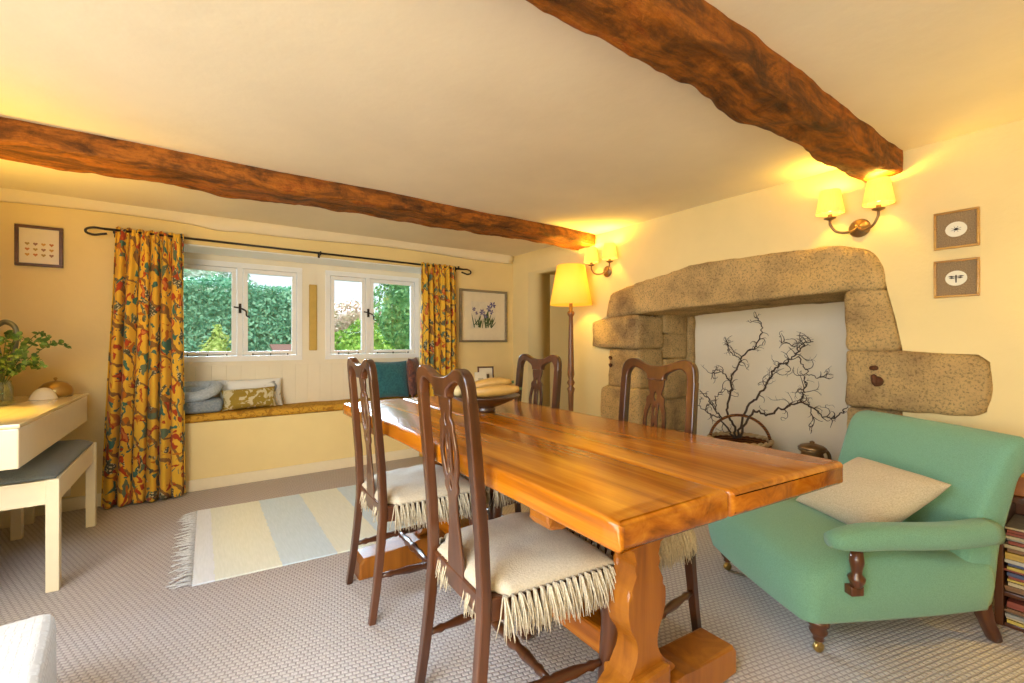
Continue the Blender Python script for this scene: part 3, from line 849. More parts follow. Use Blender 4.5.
for (x, z, s) in ((0.11, 0.12, 0.044), (0.06, 0.085, 0.038), (-0.02, 0.04, 0.040), (0.09, 0.05, 0.032), (-0.12, 0.07, 0.026), (-0.09, 0.03, 0.022), (0.02, 0.0, 0.030)):
    bm = B()
    for k in range(6):
        a = k * PI / 3 + rnd.uniform(-.3, .3)
        flat_poly(bm, [(x, z), (x + s * .6 * math.cos(a - .35), z + s * .6 * math.sin(a - .35)), (x + s * math.cos(a), z + s * math.sin(a)), (x + s * .6 * math.cos(a + .35), z + s * .6 * math.sin(a + .35))], -0.0125 - 0.0001 * k, 0.0004)
    link('iris_flower', bm, violet, t)

gold_frame = wood('gilt_frame', [srgb(130, 90, 24), srgb(184, 134, 44), srgb(208, 164, 70)], 'X', 0.35, 0.2)
linen_mount = weave('brown_linen_mount', (0.34, 0.24, 0.13, 1), (0.22, 0.15, 0.08, 1), 500)
def insect(z, label, dragon):
    t = frame_on('picture', label, (XR - 0.001, 0.510, z), 'X', 0.150, 0.170, 0.009, 0.016, gold_frame, linen_mount, 'small gilt-framed insects')
    bm = B(); flat_poly(bm, [(0.036 * math.cos(a), 0.034 * math.sin(a)) for a in [2 * PI * k / 28 for k in range(28)]], -0.0084)
    link('oval_card', bm, plain('oval_card_paper', (0.78, 0.74, 0.58, 1), 0.6, var=0.04), t)
    bm = B()
    if dragon:
        flat_poly(bm, [(-0.0022, -0.020), (0.0022, -0.020), (0.003, 0.012), (0, 0.016), (-0.003, 0.012)], -0.0098)
        for s in (-1, 1):
            for dz, ln in ((0.008, 0.027), (0.001, 0.024)):
                flat_poly(bm, [(0, dz), (s * ln * .6, dz + 0.004), (s * ln, dz + 0.001), (s * ln * .6, dz - 0.003)], -0.0098)
    else:
        flat_poly(bm, [(0.007 * math.cos(a), 0.005 * math.sin(a)) for a in [2 * PI * k / 12 for k in range(12)]], -0.0098)
        for k in range(8):
            a = PI * k / 4 + 0.4
            ca, sa = math.cos(a), math.sin(a)
            flat_poly(bm, [(-sa * 0.001, ca * 0.001), (sa * 0.001, -ca * 0.001), (ca * 0.018 + sa * 0.0005, sa * 0.014 - ca * .0005), (ca * 0.018 - sa * 0.0005, sa * 0.014 + ca * .0005)], -0.0098)
    link('insect_motif', bm, plain('insect_ink', (0.05, 0.035, 0.02, 1), 0.6), t)
insect(1.609, 'upper small gilt frame with a spider-like insect on an oval card', False)
insect(1.387, 'lower small gilt frame with a long-bodied dragonfly on an oval card', True)

# ---------------------------------------------------------------- curtains and pole
pole = thing('curtain_pole', 'thin black iron curtain pole with hooked ends over the windows', 'curtain pole', (0.8, 3.955, 1.835))
bm = B(); tube(bm, [(-1.32, 0, 0.008), (1.36, 0, -0.012)], 0.0085, 10); link('rod', bm, MT['iron'], pole, True)
for s, xe, z0 in ((-1, -1.32, 0.008), (1, 1.36, -0.012)):
    bm = B(); tube(bm, spline([(xe, 0, z0), (xe + s * 0.05, 0, z0 + 0.002), (xe + s * 0.085, 0, z0 - 0.012), (xe + s * 0.085, 0, z0 - 0.034), (xe + s * 0.05, 0, z0 - 0.045), (xe + s * 0.01, 0, z0 - 0.036), (xe - s * 0.015, 0, z0 - 0.030)], 6), 0.0075, 8)
    link('finial_hook', bm, MT['iron'], pole, True)
for xb in (-1.27, 0.02, 1.31):
    bm = B(); box(bm, xb - 0.008, xb + 0.008, 0.066, 0.074, -0.03, 0.020, 0.002); tube(bm, [(xb, 0.07, -0.012), (xb, 0.0, -0.012)], 0.006, 8)
    box(bm, xb - 0.005, xb + 0.005, -0.011, 0.011, -0.016, 0.014, 0.002); link('bracket', bm, MT['iron'], pole)

def curtain(label, xt0, xt1, xb0, xb1, ztop, zbot, folds, seed):
    U, V = 150, 60; bm = B(); uvl = bm.loops.layers.uv.new('UVMap'); grid = []
    for j in range(V + 1):
        t = j / V; row = []
        k = t ** 0.8
        a = xt0 + (xb0 - xt0) * k; b = xt1 + (xb1 - xt1) * k
        for i in range(U + 1):
            s = i / U
            ph = folds * 2 * PI * s + 0.7 * noise.noise(Vector((s * 3, t * 1.2, seed)))
            amp = 0.020 + 0.022 * min(1, t * 2.5)
            yy = amp * math.sin(ph) + 0.010 * math.sin(ph * 2.3 + seed) + 0.012 * noise.noise(Vector((s * 6, t * 3, seed + 4)))
            if t < 0.05: yy *= 0.65
            xx = a + (b - a) * s + 0.010 * math.cos(ph) * min(1, t * 4)
            zz = ztop + (zbot - ztop) * t + (0.008 * math.sin(ph * 1.0) if j == 0 else 0)
            row.append(bm.verts.new((xx, 3.952 + yy - 0.012 * t, zz)))
        grid.append(row)
    W = 1.15
    for j in range(V):
        for i in range(U):
            f = bm.faces.new((grid[j][i], grid[j][i + 1], grid[j + 1][i + 1], grid[j + 1][i]))
            for lp, (ii, jj) in zip(f.loops, ((i, j), (i + 1, j), (i + 1, j + 1), (i, j + 1))):
                lp[uvl].uv = (W * ii / U + seed, (ztop - zbot) * (1 - jj / V))
    o = link('curtain', bm, MT['curtain'], None, True)
    md = o.modifiers.new('t', 'SOLIDIFY'); md.thickness = 0.004
    tag(o, label, 'curtain', 'floral curtains')
    return o
curtain('gold curtain printed with red flowers and green leaves left of the windows, reaching the carpet', -0.46, -0.095, -0.545, -0.075, 1.862, 0.012, 6.5, 0.0)
curtain('gold curtain printed with red flowers and green leaves right of the windows, behind the table', 1.71, 2.06, 1.70, 2.07, 1.845, 0.012, 6.0, 5.3)

# ---------------------------------------------------------------- window seat and cushions
bm = B()
N = 40
prof = rrect(0.315, 0.055, 3, 0.35)
sweep(bm, [(RX0 + 0.006 + (RX1 - RX0 - 0.012) * i / N, 4.19, 0.529 + 0.002 * math.sin(i)) for i in range(N + 1)], [(a, b) for a, b in prof], None, (0, 1, 0))
tag(link('seat_cushion', bm, MT['seat_gold'], None, True), 'long gold patterned cushion covering the window seat', 'seat cushion')

t = thing('pet_bed', 'blue-grey fleece pet bed at the left end of the window seat', 'pet bed', (-0.03, 4.18, 0.5605))
bm = B(); box(bm, -0.17, 0.17, -0.12, 0.13, 0.0, 0.10, 0.045, 4); link('bed_base', bm, MT['fleece'], t, True)
bm = B()
pts = spline([(-0.14, -0.09, 0.135), (0.0, -0.095, 0.125), (0.10, -0.085, 0.16), (0.135, 0.0, 0.19), (0.10, 0.075, 0.19), (-0.05, 0.085, 0.19), (-0.14, 0.07, 0.19)], 6)
tube(bm, pts, [0.040] * len(pts), 12); link('bolster', bm, MT['fleece_light'], t, True)
bm = B(); pillow(bm, 0.24, 0.20, 0.10, 12); xform(bm, TRS((-0.01, 0.01, 0.145), PI / 2)); link('inner_cushion', bm, MT['fleece'], t, True)

def pillow_thing(name, label, mat, w, h, th, loc, rx, ry, rz, seed=0, cat='cushion', piping=None):
    bm = B(); pillow(bm, w, h, th, 18, seed=seed); o = link(name, bm, mat, None, True)
    o.matrix_world = TRS(loc, rx, ry, rz)
    tag(o, label, cat)
    return o
pillow_thing('cushion', 'white cushion with dark printed motifs behind the olive-gold one on the window seat', MT['white_print'], 0.46, 0.24, 0.10, (0.35, 4.285, 0.672), -0.30, 0.0, 0.0, 2)
pillow_thing('cushion', 'small oblong olive-gold leaf-patterned cushion beside the pet bed', MT['gold_leaf'], 0.38, 0.165, 0.10, (0.325, 4.165, 0.643), -0.30, -0.03, 0.03, 4)
pillow_thing('cushion', 'square teal velvet cushion at the right end of the window seat', MT['teal'], 0.36, 0.36, 0.13, (1.50, 4.21, 0.735), -0.22, 0.0, -0.06, 6)
pillow_thing('cushion', 'maroon wool cushion squeezed between the teal cushion and the right curtain', MT['maroon'], 0.34, 0.38, 0.10, (1.745, 4.20, 0.75), -0.10, 0.0, 0.95, 8)

# ---------------------------------------------------------------- rug
rug = thing('rug', 'pale woven rug with soft blue and yellow stripes below the window', 'rug', (0, 0, 0))
me_poly = [(-0.03, 2.462), (1.22, 2.36), (1.24, 3.46), (-0.017, 3.53)]
bm = B(); prism(bm, me_poly, 0.008, lambda a, b, c: (a, b, 0.001 + c), 0.002, 1)
def rug_mat():
    m = M('pale_striped_rug', (0.7, 0.72, 0.66, 1), 0.95, spec=0.1)
    v = m.coord()
    sx = m.add('ShaderNodeSeparateXYZ'); m.l.new(v, sx.inputs[0])
    n = m.noise(v, 30, 3)
    ad = m.add('ShaderNodeMath', operation='MULTIPLY_ADD'); m.l.new(n, ad.inputs[0]); ad.inputs[1].default_value = 0.02; m.l.new(sx.outputs[0], ad.inputs[2])
    dv = m.add('ShaderNodeMath', operation='DIVIDE'); m.l.new(ad.outputs[0], dv.inputs[0]); dv.inputs[1].default_value = 1.4
    w, y, bl = (0.86, 0.91, 0.95, 1), (0.84, 0.88, 0.74, 1), (0.62, 0.79, 0.90, 1)
    c = m.ramp(dv.outputs[0], [(0.0, w), (0.045, y), (0.24, bl), (0.42, y), (0.60, bl), (0.78, y), (0.9, w)], 'CONSTANT')
    m.color(m.mix(0.25, c, m.ramp(m.noise(m.coord('Object', (60, 6, 6)), 2.0), [(0.3, (0.66, 0.68, 0.62, 1)), (0.7, (0.95, 0.95, 0.92, 1))])))
    m.bump(m.noise(m.coord('Object', (8, 160, 8)), 2.0), 0.4, 0.003)
    return m.m
link('rug_body', bm, rug_mat(), rug)
bm = B(); rnd = random.Random(5)
for i in range(52):
    f = (i + 0.5) / 52; y = 2.468 + f * 1.055; x = -0.03 + 0.013 * f
    L = rnd.uniform(0.05, 0.10); dy = rnd.uniform(-0.03, 0.02)
    tube(bm, [(x + 0.002, y, 0.007), (x - L * .4, y + dy * .2 + rnd.uniform(-.008, .008), 0.010), (x - L * .75, y + dy * .7, 0.006), (x - L, y + dy + rnd.uniform(-.01, .01), 0.005)], [0.004, 0.0036, 0.003, 0.002], 5)
o = link('fringe', bm, weave('grey_white_rug_fringe', (0.80, 0.80, 0.78, 1), (0.60, 0.60, 0.58, 1), 300), rug, True)

# ---------------------------------------------------------------- dining table
tb = thing('dining_table', 'long honey-coloured oak refectory table with carved trestle ends', 'dining table', (1.03, 1.48, 0))
TL, TR_, TN, TF, TZ, TT = -0.41, 0.402, -0.965, 0.985, 0.775, 0.062
for k, (a, b) in enumerate(((TL, -0.085), (-0.0815, TR_))):
    bm = B(); U, Vn = 8, 50; rows = []
    # plank: rounded section swept along y, with gently wavy outer edge
    prof = rrect(b - a, TT, 4, 0.17)
    pts = [((a + b) / 2, TN + (TF - TN) * i / Vn, TZ - TT / 2) for i in range(Vn + 1)]
    sc = []
    sweep(bm, pts, prof, None, (1, 0, 0))
    for v in bm.verts:
        outer = v.co.x < TL + 0.08 if k == 0 else v.co.x > TR_ - 0.08
        if outer: v.co.x += 0.006 * noise.noise(Vector((v.co.y * 2.5, k, 0)))
        v.co.z += 0.0012 * noise.noise(Vector((v.co.x * 4, v.co.y * 4, 0)))
        if v.co.y < TN + 1e-4: v.co.y += -0.095 * v.co.x + 0.006 * noise.noise(Vector((v.co.x * 5, 1, 1)))
    ends = [f for f in bm.faces if len(f.verts) > 4]
    es = [e for f in ends for e in f.edges]
    bmesh.ops.bevel(bm, geom=es, offset=0.014, segments=3, profile=0.5, affect='EDGES')
    link('tabletop_plank', bm, MT['oak'], tb, True)
def trestle(yc):
    half = [(0.0, 0.713), (0.36, 0.713), (0.36, 0.672), (0.345, 0.650), (0.30, 0.652), (0.25, 0.660), (0.21, 0.640), (0.17, 0.590), (0.12, 0.565), (0.085, 0.555), (0.062, 0.535), (0.050, 0.50), (0.042, 0.475), (0.052, 0.445), (0.074, 0.405), (0.080, 0.36), (0.070, 0.315), (0.048, 0.275), (0.042, 0.245), (0.050, 0.215), (0.075, 0.180), (0.110, 0.155), (0.13, 0.135), (0.0, 0.135)]
    smooth = [(p.x, p.y) for p in spline([(a, b, 0) for a, b in half[2:-1]], 3)]
    right = [half[1]] + smooth + [(0.13, 0.125)]
    poly = right + [(-a, b) for a, b in right[::-1]]
    bm = B(); prism(bm, poly, 0.080, lambda a, b, c: (a, yc - 0.04 + c, b), 0.010, 2)
    link('trestle_upright', bm, MT['oak_x'], tb)
    bm = B()
    box(bm, -0.075, 0.075, yc - 0.065, yc + 0.065, 0.10, 0.18, 0.014)
    fp_ = [(-0.43, 0.0), (0.43, 0.0), (0.43, 0.075), (0.41, 0.098), (0.20, 0.108), (0.14, 0.118), (-0.14, 0.118), (-0.20, 0.108), (-0.41, 0.098), (-0.43, 0.075)]
    prism(bm, fp_, 0.125, lambda a, b, c: (a, yc - 0.0625 + c, b), 0.01, 2)
    link('trestle_foot', bm, MT['oak_x'], tb)
trestle(-0.63); trestle(0.66)
bm = B(); box(bm, -0.045, 0.045, -0.575, 0.605, 0.155, 0.235, 0.010)
link('stretcher', bm, MT['oak'], tb)

# ---------------------------------------------------------------- dining chairs
def xback(z):
    pts = [(0.0, -0.238), (0.12, -0.220), (0.25, -0.205), (0.42, -0.190), (0.60, -0.198), (0.80, -0.215), (1.05, -0.238)]
    for (z0, x0), (z1, x1) in zip(pts[:-1], pts[1:]):
        if z <= z1: return x0 + (x1 - x0) * (z - z0) / (z1 - z0)
    return pts[-1][1]
def turned(bm, p0, p1, prof, n=12):
    p0, p1 = Vector(p0), Vector(p1)
    tube(bm, [p0 + (p1 - p0) * t for t, r in prof], [r for t, r in prof], n)
SIDE = [(0, .010), (.06, .010), (.10, .014), (.14, .010), (.30, .016), (.46, .012), (.50, .017), (.54, .012), (.58, .015), (.75, .016), (.86, .010), (.90, .015), (.94, .010), (1, .010)]
CROSS = [(0, .009), (.08, .010), (.12, .015), (.16, .011), (.30, .017), (.42, .012), (.46, .018), (.50, .020), (.54, .018), (.58, .012), (.70, .017), (.84, .011), (.88, .015), (.92, .010), (1, .009)]
def make_chair(label):
    t = thing('dining_chair', label, 'chair', group='dark walnut dining chairs')
    for s in (1, -1):
        zs = [0, .06, .12, .18, .25, .32, .39, .45, .52, .60, .70, .80, .90, .946]
        bm = B()
        sweep(bm, [(xback(z), s * (0.176 - 0.010 * min(1, z / .42) - 0.006 * max(0, z - .42)), z) for z in zs], rrect(0.033, 0.030, 2, 0.12), [(0.80 + .2 * min(1, z / .3), 0.85 + .15 * min(1, z / .3)) for z in zs], (0, 1, 0))
        link('rear_leg', bm, MT['walnut'], t)
    # sawn yoke crest rail: rounded shoulders, two arches underneath, deep middle
    top = [(0.1785, 0.940), (0.1785, 0.968), (0.1745, 0.994), (0.162, 1.016), (0.140, 1.028), (0.113, 1.029), (0.087, 1.021), (0.060, 1.010), (0.030, 1.004), (0.0, 1.003)]
    und = [(0.040, 0.945), (0.041, 0.958), (0.050, 0.970), (0.070, 0.981), (0.094, 0.990), (0.117, 0.992), (0.134, 0.982), (0.144, 0.962), (0.1465, 0.940)]
    sm = lambda L: [(p.x, p.y) for p in spline([(a, b, 0) for a, b in L], 3)]
    T, Un = sm(top), sm(und)
    outline = T + [(-a, b) for a, b in T[-2::-1]] + [(-a, b) for a, b in Un[::-1]] + Un
    me = filled('crest_rail', [outline], 0.019, 0.0055)
    remap(me, lambda a, b, c: Vector((xback(b) + c, a, b))); link_mesh('crest_rail', me, MT['walnut'], t)
    # pierced vase splat
    half = [(0.038, 0.944), (0.036, 0.920), (0.028, 0.895), (0.028, 0.885), (0.040, 0.876), (0.044, 0.866), (0.042, 0.850), (0.051, 0.815), (0.055, 0.780), (0.051, 0.738), (0.037, 0.702), (0.041, 0.692), (0.040, 0.680), (0.027, 0.664), (0.025, 0.63), (0.029, 0.575), (0.040, 0.52), (0.048, 0.475), (0.050, 0.442)]
    outline = half + [(-a, b) for a, b in half[::-1]]
    def lens(cx, z0, z1, w, skew=0):
        n = 8; L = []
        for k in range(n + 1): tt = k / n; L.append((cx + (w + skew) * math.sin(PI * tt), z0 + (z1 - z0) * tt))
        for k in range(n - 1, 0, -1): tt = k / n; L.append((cx + (skew - w) * math.sin(PI * tt), z0 + (z1 - z0) * tt))
        return L
    holes = [lens(0, 0.858, 0.902, 0.009), lens(0, 0.672, 0.712, 0.008), lens(0.0165, 0.706, 0.858, 0.0135, 0.0105), lens(-0.0165, 0.706, 0.858, 0.0135, -0.0105), lens(0, 0.790, 0.846, 0.006), lens(0, 0.722, 0.778, 0.006)]
    me = filled('splat', [outline] + holes, 0.009, 0.0)
    remap(me, lambda a, b, c: Vector((xback(b) + 0.002 + c, a, b)))
    link_mesh('splat', me, MT['walnut'], t)
    # seat frame with bowed front
    poly = [(-0.195, -0.176), (-0.195, 0.176), (-0.05, 0.200), (0.17, 0.232), (0.205, 0.225), (0.222, 0.15), (0.228, 0), (0.222, -0.15), (0.205, -0.225), (0.17, -0.232), (-0.05, -0.200)]
    bm = B(); prism(bm, poly, 0.062, lambda a, b, c: (a, b, 0.382 + c), 0.006, 2); link('seat_frame', bm, MT['walnut_x'], t)
    for s in (1, -1):
        bm = B()
        pts = spline([(0.185, s * 0.205, 0.400), (0.198, s * 0.214, 0.35), (0.204, s * 0.218, 0.29), (0.196, s * 0.212, 0.20), (0.186, s * 0.206, 0.11), (0.184, s * 0.205, 0.065), (0.190, s * 0.208, 0.032), (0.194, s * 0.210, 0.016), (0.194, s * 0.210, 0.0)], 4)
        rr = []
        for p in pts:
            z = p.z
            r = 0.034 if z > .36 else 0.034 - (0.36 - z) * 0.064 if z > .10 else 0.0165 if z > .06 else 0.018 + (0.06 - z) * 0.34 if z > .022 else 0.029 - max(0, (.012 - z)) * .6
            rr.append(max(r, 0.015))
        tube(bm, pts, rr, 14); link('front_leg', bm, MT['walnut'], t, True)
        bm = B(); turned(bm, (xback(.17) + 0.012, s * 0.172, 0.175), (0.178, s * 0.206, 0.165), SIDE); link('side_stretcher', bm, MT['walnut_x'], t, True)
    bm = B(); turned(bm, (0.0, -0.188, 0.172), (0.0, 0.188, 0.172), CROSS); link('cross_stretcher', bm, MT['walnut_x'], t, True)
    return t

def make_pad(label, seed):
    t = thing('seat_pad', label, 'seat pad', group='fringed cotton seat pads')
    U, V = 26, 26; bm = B(); top, bot = {}, {}
    def ext(u, v): # u forward, v sideways in [-1,1]
        x = 0.015 + 0.205 * u; hw = 0.195 + 0.030 * (u + 1) / 2 - 0.03 * max(0, -u - 0.75) * 4
        return x, hw * v
    for i in range(U + 1):
        for j in range(V + 1):
            u, v = math.sin((i / U - .5) * PI), math.sin((j / V - .5) * PI)
            if u < -0.8: vv = v * 0.84
            else: vv = v
            x, y = ext(u, vv)
            f = max(0, 1 - abs(u) ** 4) ** 0.5 * max(0, 1 - abs(v) ** 4) ** 0.5
            top[i, j] = bm.verts.new((x, y, 0.452 + 0.044 * f + 0.006 * noise.noise(Vector((u * 3, v * 3, seed))) * f))
            bot[i, j] = bm.verts.new((x, y, 0.4455))
    for i in range(U):
        for j in range(V):
            bm.faces.new((top[i, j], top[i + 1, j], top[i + 1, j + 1], top[i, j + 1]))
            bm.faces.new((bot[i, j], bot[i, j + 1], bot[i + 1, j + 1], bot[i + 1, j]))
    for i in range(U):
        bm.faces.new((top[i, 0], bot[i, 0], bot[i + 1, 0], top[i + 1, 0])); bm.faces.new((top[i + 1, V], bot[i + 1, V], bot[i, V], top[i, V]))
        bm.faces.new((top[0, i + 1], bot[0, i + 1], bot[0, i], top[0, i])); bm.faces.new((top[U, i], bot[U, i], bot[U, i + 1], top[U, i + 1]))
    link('pad_body', bm, MT['pad'], t, True)
    rnd = random.Random(seed)
    def tassel(bm, x, y, nx, ny):
        for q in range(22):
            ox, oy = rnd.gauss(0, .006), rnd.gauss(0, .006)
            L = rnd.uniform(0.065, 0.100); k = rnd.uniform(0.002, 0.020)
            tube(bm, [(x, y, 0.4515), (x + nx * 0.012 + ox * .4, y + ny * 0.012 + oy * .4, 0.450), (x + nx * (0.016 + k * .6) + ox, y + ny * (0.016 + k * .6) + oy, 0.449 - L * .5), (x + nx * (0.014 + k) + ox * 1.7, y + ny * (0.014 + k) + oy * 1.7, 0.449 - L)], [0.0026, 0.0027, 0.0022, 0.0010], 3)
    for s in (1, -1):
        bm = B()
        for i in range(18):
            x, y = ext(-0.80 + 1.75 * i / 17, s); tassel(bm, x, y, 0, s)
        link('fringe', bm, MT['fringe'], t, True)
    bm = B()
    for j in range(15):
        x, y = ext(1, -0.95 + 1.9 * j / 14); tassel(bm, x, y, 1, 0)
    link('fringe', bm, MT['fringe'], t, True)
    for s in (1, -1):
        bm = B()
        for j in range(4):
            x, y = ext(-0.96, s * (0.40 + 0.40 * j / 3) * 0.9); tassel(bm, x + 0.004, y, -0.3, 0)
        link('fringe', bm, MT['fringe'], t, True)
    return t
spots = [((0.793, 1.135, 0), -0.045, 'walnut splat-back chair nearest the camera, its back to the left and seat under the table'),
         ((0.790, 1.912, 0), -0.02, 'walnut splat-back chair on the near side of the table towards the window'),
         ((1.300, 1.935, 0), PI + 0.02, 'walnut splat-back chair across the table in front of the floor lamp'),
         ((1.285, 1.150, 0), PI - 0.02, 'walnut splat-back chair across the table in front of the stone fireplace')]
padl = ['fringed cream pad on the chair nearest the camera', 'fringed cream pad on the near-side chair towards the window',
        'fringed cream pad under the table on the chair before the floor lamp', 'fringed cream pad under the table on the chair before the fireplace']
c0 = make_chair('x'); p0 = make_pad('x', 11)
for i, (loc, rz, lab) in enumerate(spots):
    c = c0 if i == 0 else copy_tree(c0)
    c.location = loc; c.rotation_euler = (0, 0, rz); c['label'] = lab
    p = p0 if i == 0 else copy_tree(p0)
    p.location = loc; p.rotation_euler = (0, 0, rz); p['label'] = padl[i]

# ---------------------------------------------------------------- bowl and gourds
bx, by = 1.09, 1.78
bm = B(); lathe(bm, [(0.045, 0), (0.048, 0.012), (0.040, 0.018), (0.075, 0.030), (0.125, 0.052), (0.160, 0.072), (0.163, 0.075), (0.158, 0.076), (0.120, 0.058), (0.07, 0.036), (0.002, 0.032)], bx, by, 0.7762, 40)
tag(link('bowl', bm, plain('dark_turned_bowl', (0.07, 0.035, 0.022, 1), 0.3, coat=0.3), None, True), 'wide dark footed bowl on the dining table', 'bowl')
gm = plain('pale_tan_rind', (0.54, 0.29, 0.06, 1), 0.5, var=0.25, nscale=30)
def gourd(pts, r, label):
    P = spline(pts, 6); N = len(P); rr = []
    for i in range(N):
        t = i / (N - 1); rr.append(r * max(0.12, min(1, math.sin(PI * min(1, max(0, t * 0.94 + 0.03))) ** 0.42)))
    bm = B(); tube(bm, P, rr, 16); o = link('gourd', bm, gm, None, True)
    bm = B(); d = (P[-1] - P[-2]).normalized(); tube(bm, [P[-1] - d * 0.004, P[-1] + d * 0.012], 0.006, 8); link('stalk', bm, MT['stem'], o)
    return tag(o, label, 'gourd', 'gourds in the bowl')
gourd([(0.985, 1.795, 0.868), (1.06, 1.735, 0.872), (1.13, 1.70, 0.878), (1.195, 1.655, 0.884)], 0.027, 'long tan gourd lying at the front of the dark bowl')
gourd([(1.01, 1.865, 0.872), (1.08, 1.815, 0.892), (1.15, 1.775, 0.905), (1.21, 1.74, 0.908)], 0.027, 'long tan gourd lying at the back of the dark bowl')
bm = B(); bmesh.ops.create_uvsphere(bm, u_segments=20, v_segments=12, radius=0.028, matrix=Matrix.Translation((0.985, 1.855, 0.868)))
o = tag(link('onion', bm, plain('pale_onion_skin', (0.66, 0.52, 0.26, 1), 0.4), None, True), 'pale round onion at the left of the dark bowl', 'onion')
bm = B(); bmesh.ops.create_uvsphere(bm, u_segments=20, v_segments=12, radius=0.025, matrix=Matrix.Translation((1.195, 1.80, 0.866)) @ Matrix.Diagonal((1, 1, .9, 1)))
tag(link('orange', bm, plain('orange_peel', (0.70, 0.20, 0.03, 1), 0.45, bump=0.1), None, True), 'small orange fruit at the right of the dark bowl', 'fruit')

# ---------------------------------------------------------------- little side table with frames behind the dining table
t = thing('side_table', 'small dark side table behind the dining table holding two little frames', 'side table', (2.14, 3.56, 0))
bm = B(); lathe(bm, [(0.15, 0.65), (0.155, 0.66), (0.155, 0.672), (0.15, 0.68)], seg=36); link('tabletop', bm, MT['dark_wood'], t, True)
bm = B(); lathe(bm, [(0.03, 0.06), (0.018, 0.12), (0.03, 0.3), (0.016, 0.4), (0.026, 0.64), (0.06, 0.65)], seg=18); link('pedestal', bm, MT['dark_wood'], t, True)
for k in range(3):
    a = k * 2 * PI / 3 + .4
    bm = B(); tube(bm, spline([(0.02 * math.cos(a), 0.02 * math.sin(a), 0.12), (0.10 * math.cos(a), 0.10 * math.sin(a), 0.09), (0.17 * math.cos(a), 0.17 * math.sin(a), 0.014)], 4), 0.013, 8); link('leg', bm, MT['dark_wood'], t, True)
def standing(name, label, loc, rz, w, h, fw, fmat, pic):
    t = thing(name, label, 'photo frame' if fw else 'card', loc, rz)
    M_ = Matrix.Rotation(-0.16, 4, 'X')
    if fw:
        bm = B()
        for a in ((-w / 2, w / 2, 0, fw), (-w / 2, w / 2, h - fw, h), (-w / 2, -w / 2 + fw, fw, h - fw), (w / 2 - fw, w / 2, fw, h - fw)): box(bm, a[0], a[1], -0.016, 0, a[2], a[3], 0.002)
        xform(bm, M_); link('frame', bm, fmat, t)
    bm = B(); box(bm, -w / 2 + fw, w / 2 - fw, -0.008, -0.003, fw, h - fw); xform(bm, M_); link('card', bm, mat_mount, t)
    bm = B(); box(bm, -w * .22, w * .22, -0.0095, -0.008, h * .36, h * .62); xform(bm, M_); link('printed_image', bm, pic, t)
    bm = B(); box(bm, -0.012, 0.012, 0.001, 0.006, 0.002, h * .8); xform(bm, Matrix.Rotation(0.16, 4, 'X')); bmesh.ops.translate(bm, verts=bm.verts, vec=(0, h * 0.29, 0)); link('strut', bm, fmat, t)
standing('photo_frame', 'small dark photo frame standing on the side table below the iris picture', (2.20, 3.58, 0.6805), -0.30, 0.155, 0.185, 0.014, MT['dark_wood'], plain('photo_print', (0.16, 0.13, 0.09, 1), 0.5))
standing('greeting_card', 'small white card propped in front of the dark photo frame', (2.09, 3.49, 0.6805), -0.35, 0.11, 0.14, 0.0, mat_mount, plain('card_print', (0.45, 0.40, 0.26, 1), 0.5))

# ---------------------------------------------------------------- white console and bench
cs = thing('console_table', 'long white-painted console table against the left wall', 'console table', (-0.825, 3.26, 0))
bm = B(); box(bm, -0.225, 0.23, -0.665, 0.665, 0.59, 0.752, 0.006); link('apron', bm, MT['ivory'], cs)
bm = B(); box(bm, -0.225, 0.234, -0.669, 0.668, 0.7525, 0.770, 0.005); 
link('top_board', bm, wood('ivory_glossy_top', [(0.80, 0.62, 0.30, 1), (0.86, 0.72, 0.42, 1), (0.88, 0.78, 0.50, 1)], 'Y', 0.15, 0.5), cs)
bm = B(); box(bm, -0.225, -0.205, -0.64, 0.64, 0.02, 0.589, 0.004); link('back_panel', bm, MT['ivory'], cs)
for s in (-1, 1):
    bm = B(); box(bm, -0.20, 0.0, s * 0.625 - 0.02, s * 0.625 + 0.02, 0.0, 0.589, 0.006); link('side_leg', bm, MT['ivory'], cs)

bn = thing('bench', 'white bench with a slate blue padded seat tucked under the console', 'bench', (-0.685, 3.205, 0))
bm = B()
for a in ((-0.165, 0.165, -0.43, -0.405), (-0.165, 0.165, 0.405, 0.43), (-0.165, -0.14, -0.405, 0.405), (0.14, 0.165, -0.405, 0.405)): box(bm, a[0], a[1], a[2], a[3], 0.385, 0.49, 0.003)
link('seat_frame', bm, MT['ivory'], bn)
for sx in (-1, 1):
    for sy in (-1, 1):
        bm = B(); box(bm, sx * 0.152 - 0.022, sx * 0.152 + 0.022, sy * 0.418 - 0.022, sy * 0.418 + 0.022, 0.0, 0.494, 0.004); link('leg', bm, MT['ivory'], bn)
bm = B()
for i in range(25):
    pass
U, V = 16, 24; g = {}
for i in range(U + 1):
    for j in range(V + 1):
        u, v = math.sin((i / U - .5) * PI), math.sin((j / V - .5) * PI)
        f = max(0, 1 - abs(u) ** 5) ** .5 * max(0, 1 - abs(v) ** 8) ** .5
        g[i, j] = bm.verts.new((0.160 * u, 0.425 * v, 0.4945 + 0.045 * f))
for i in range(U):
    for j in range(V): bm.faces.new((g[i, j], g[i + 1, j], g[i + 1, j + 1], g[i, j + 1]))
bm.faces.new([g[i, 0] for i in range(U + 1)] + [g[U, j] for j in range(1, V + 1)] + [g[i, V] for i in range(U - 1, -1, -1)] + [g[0, j] for j in range(V - 1, 0, -1)])
link('padded_seat', bm, MT['slate_cloth'], bn, True)

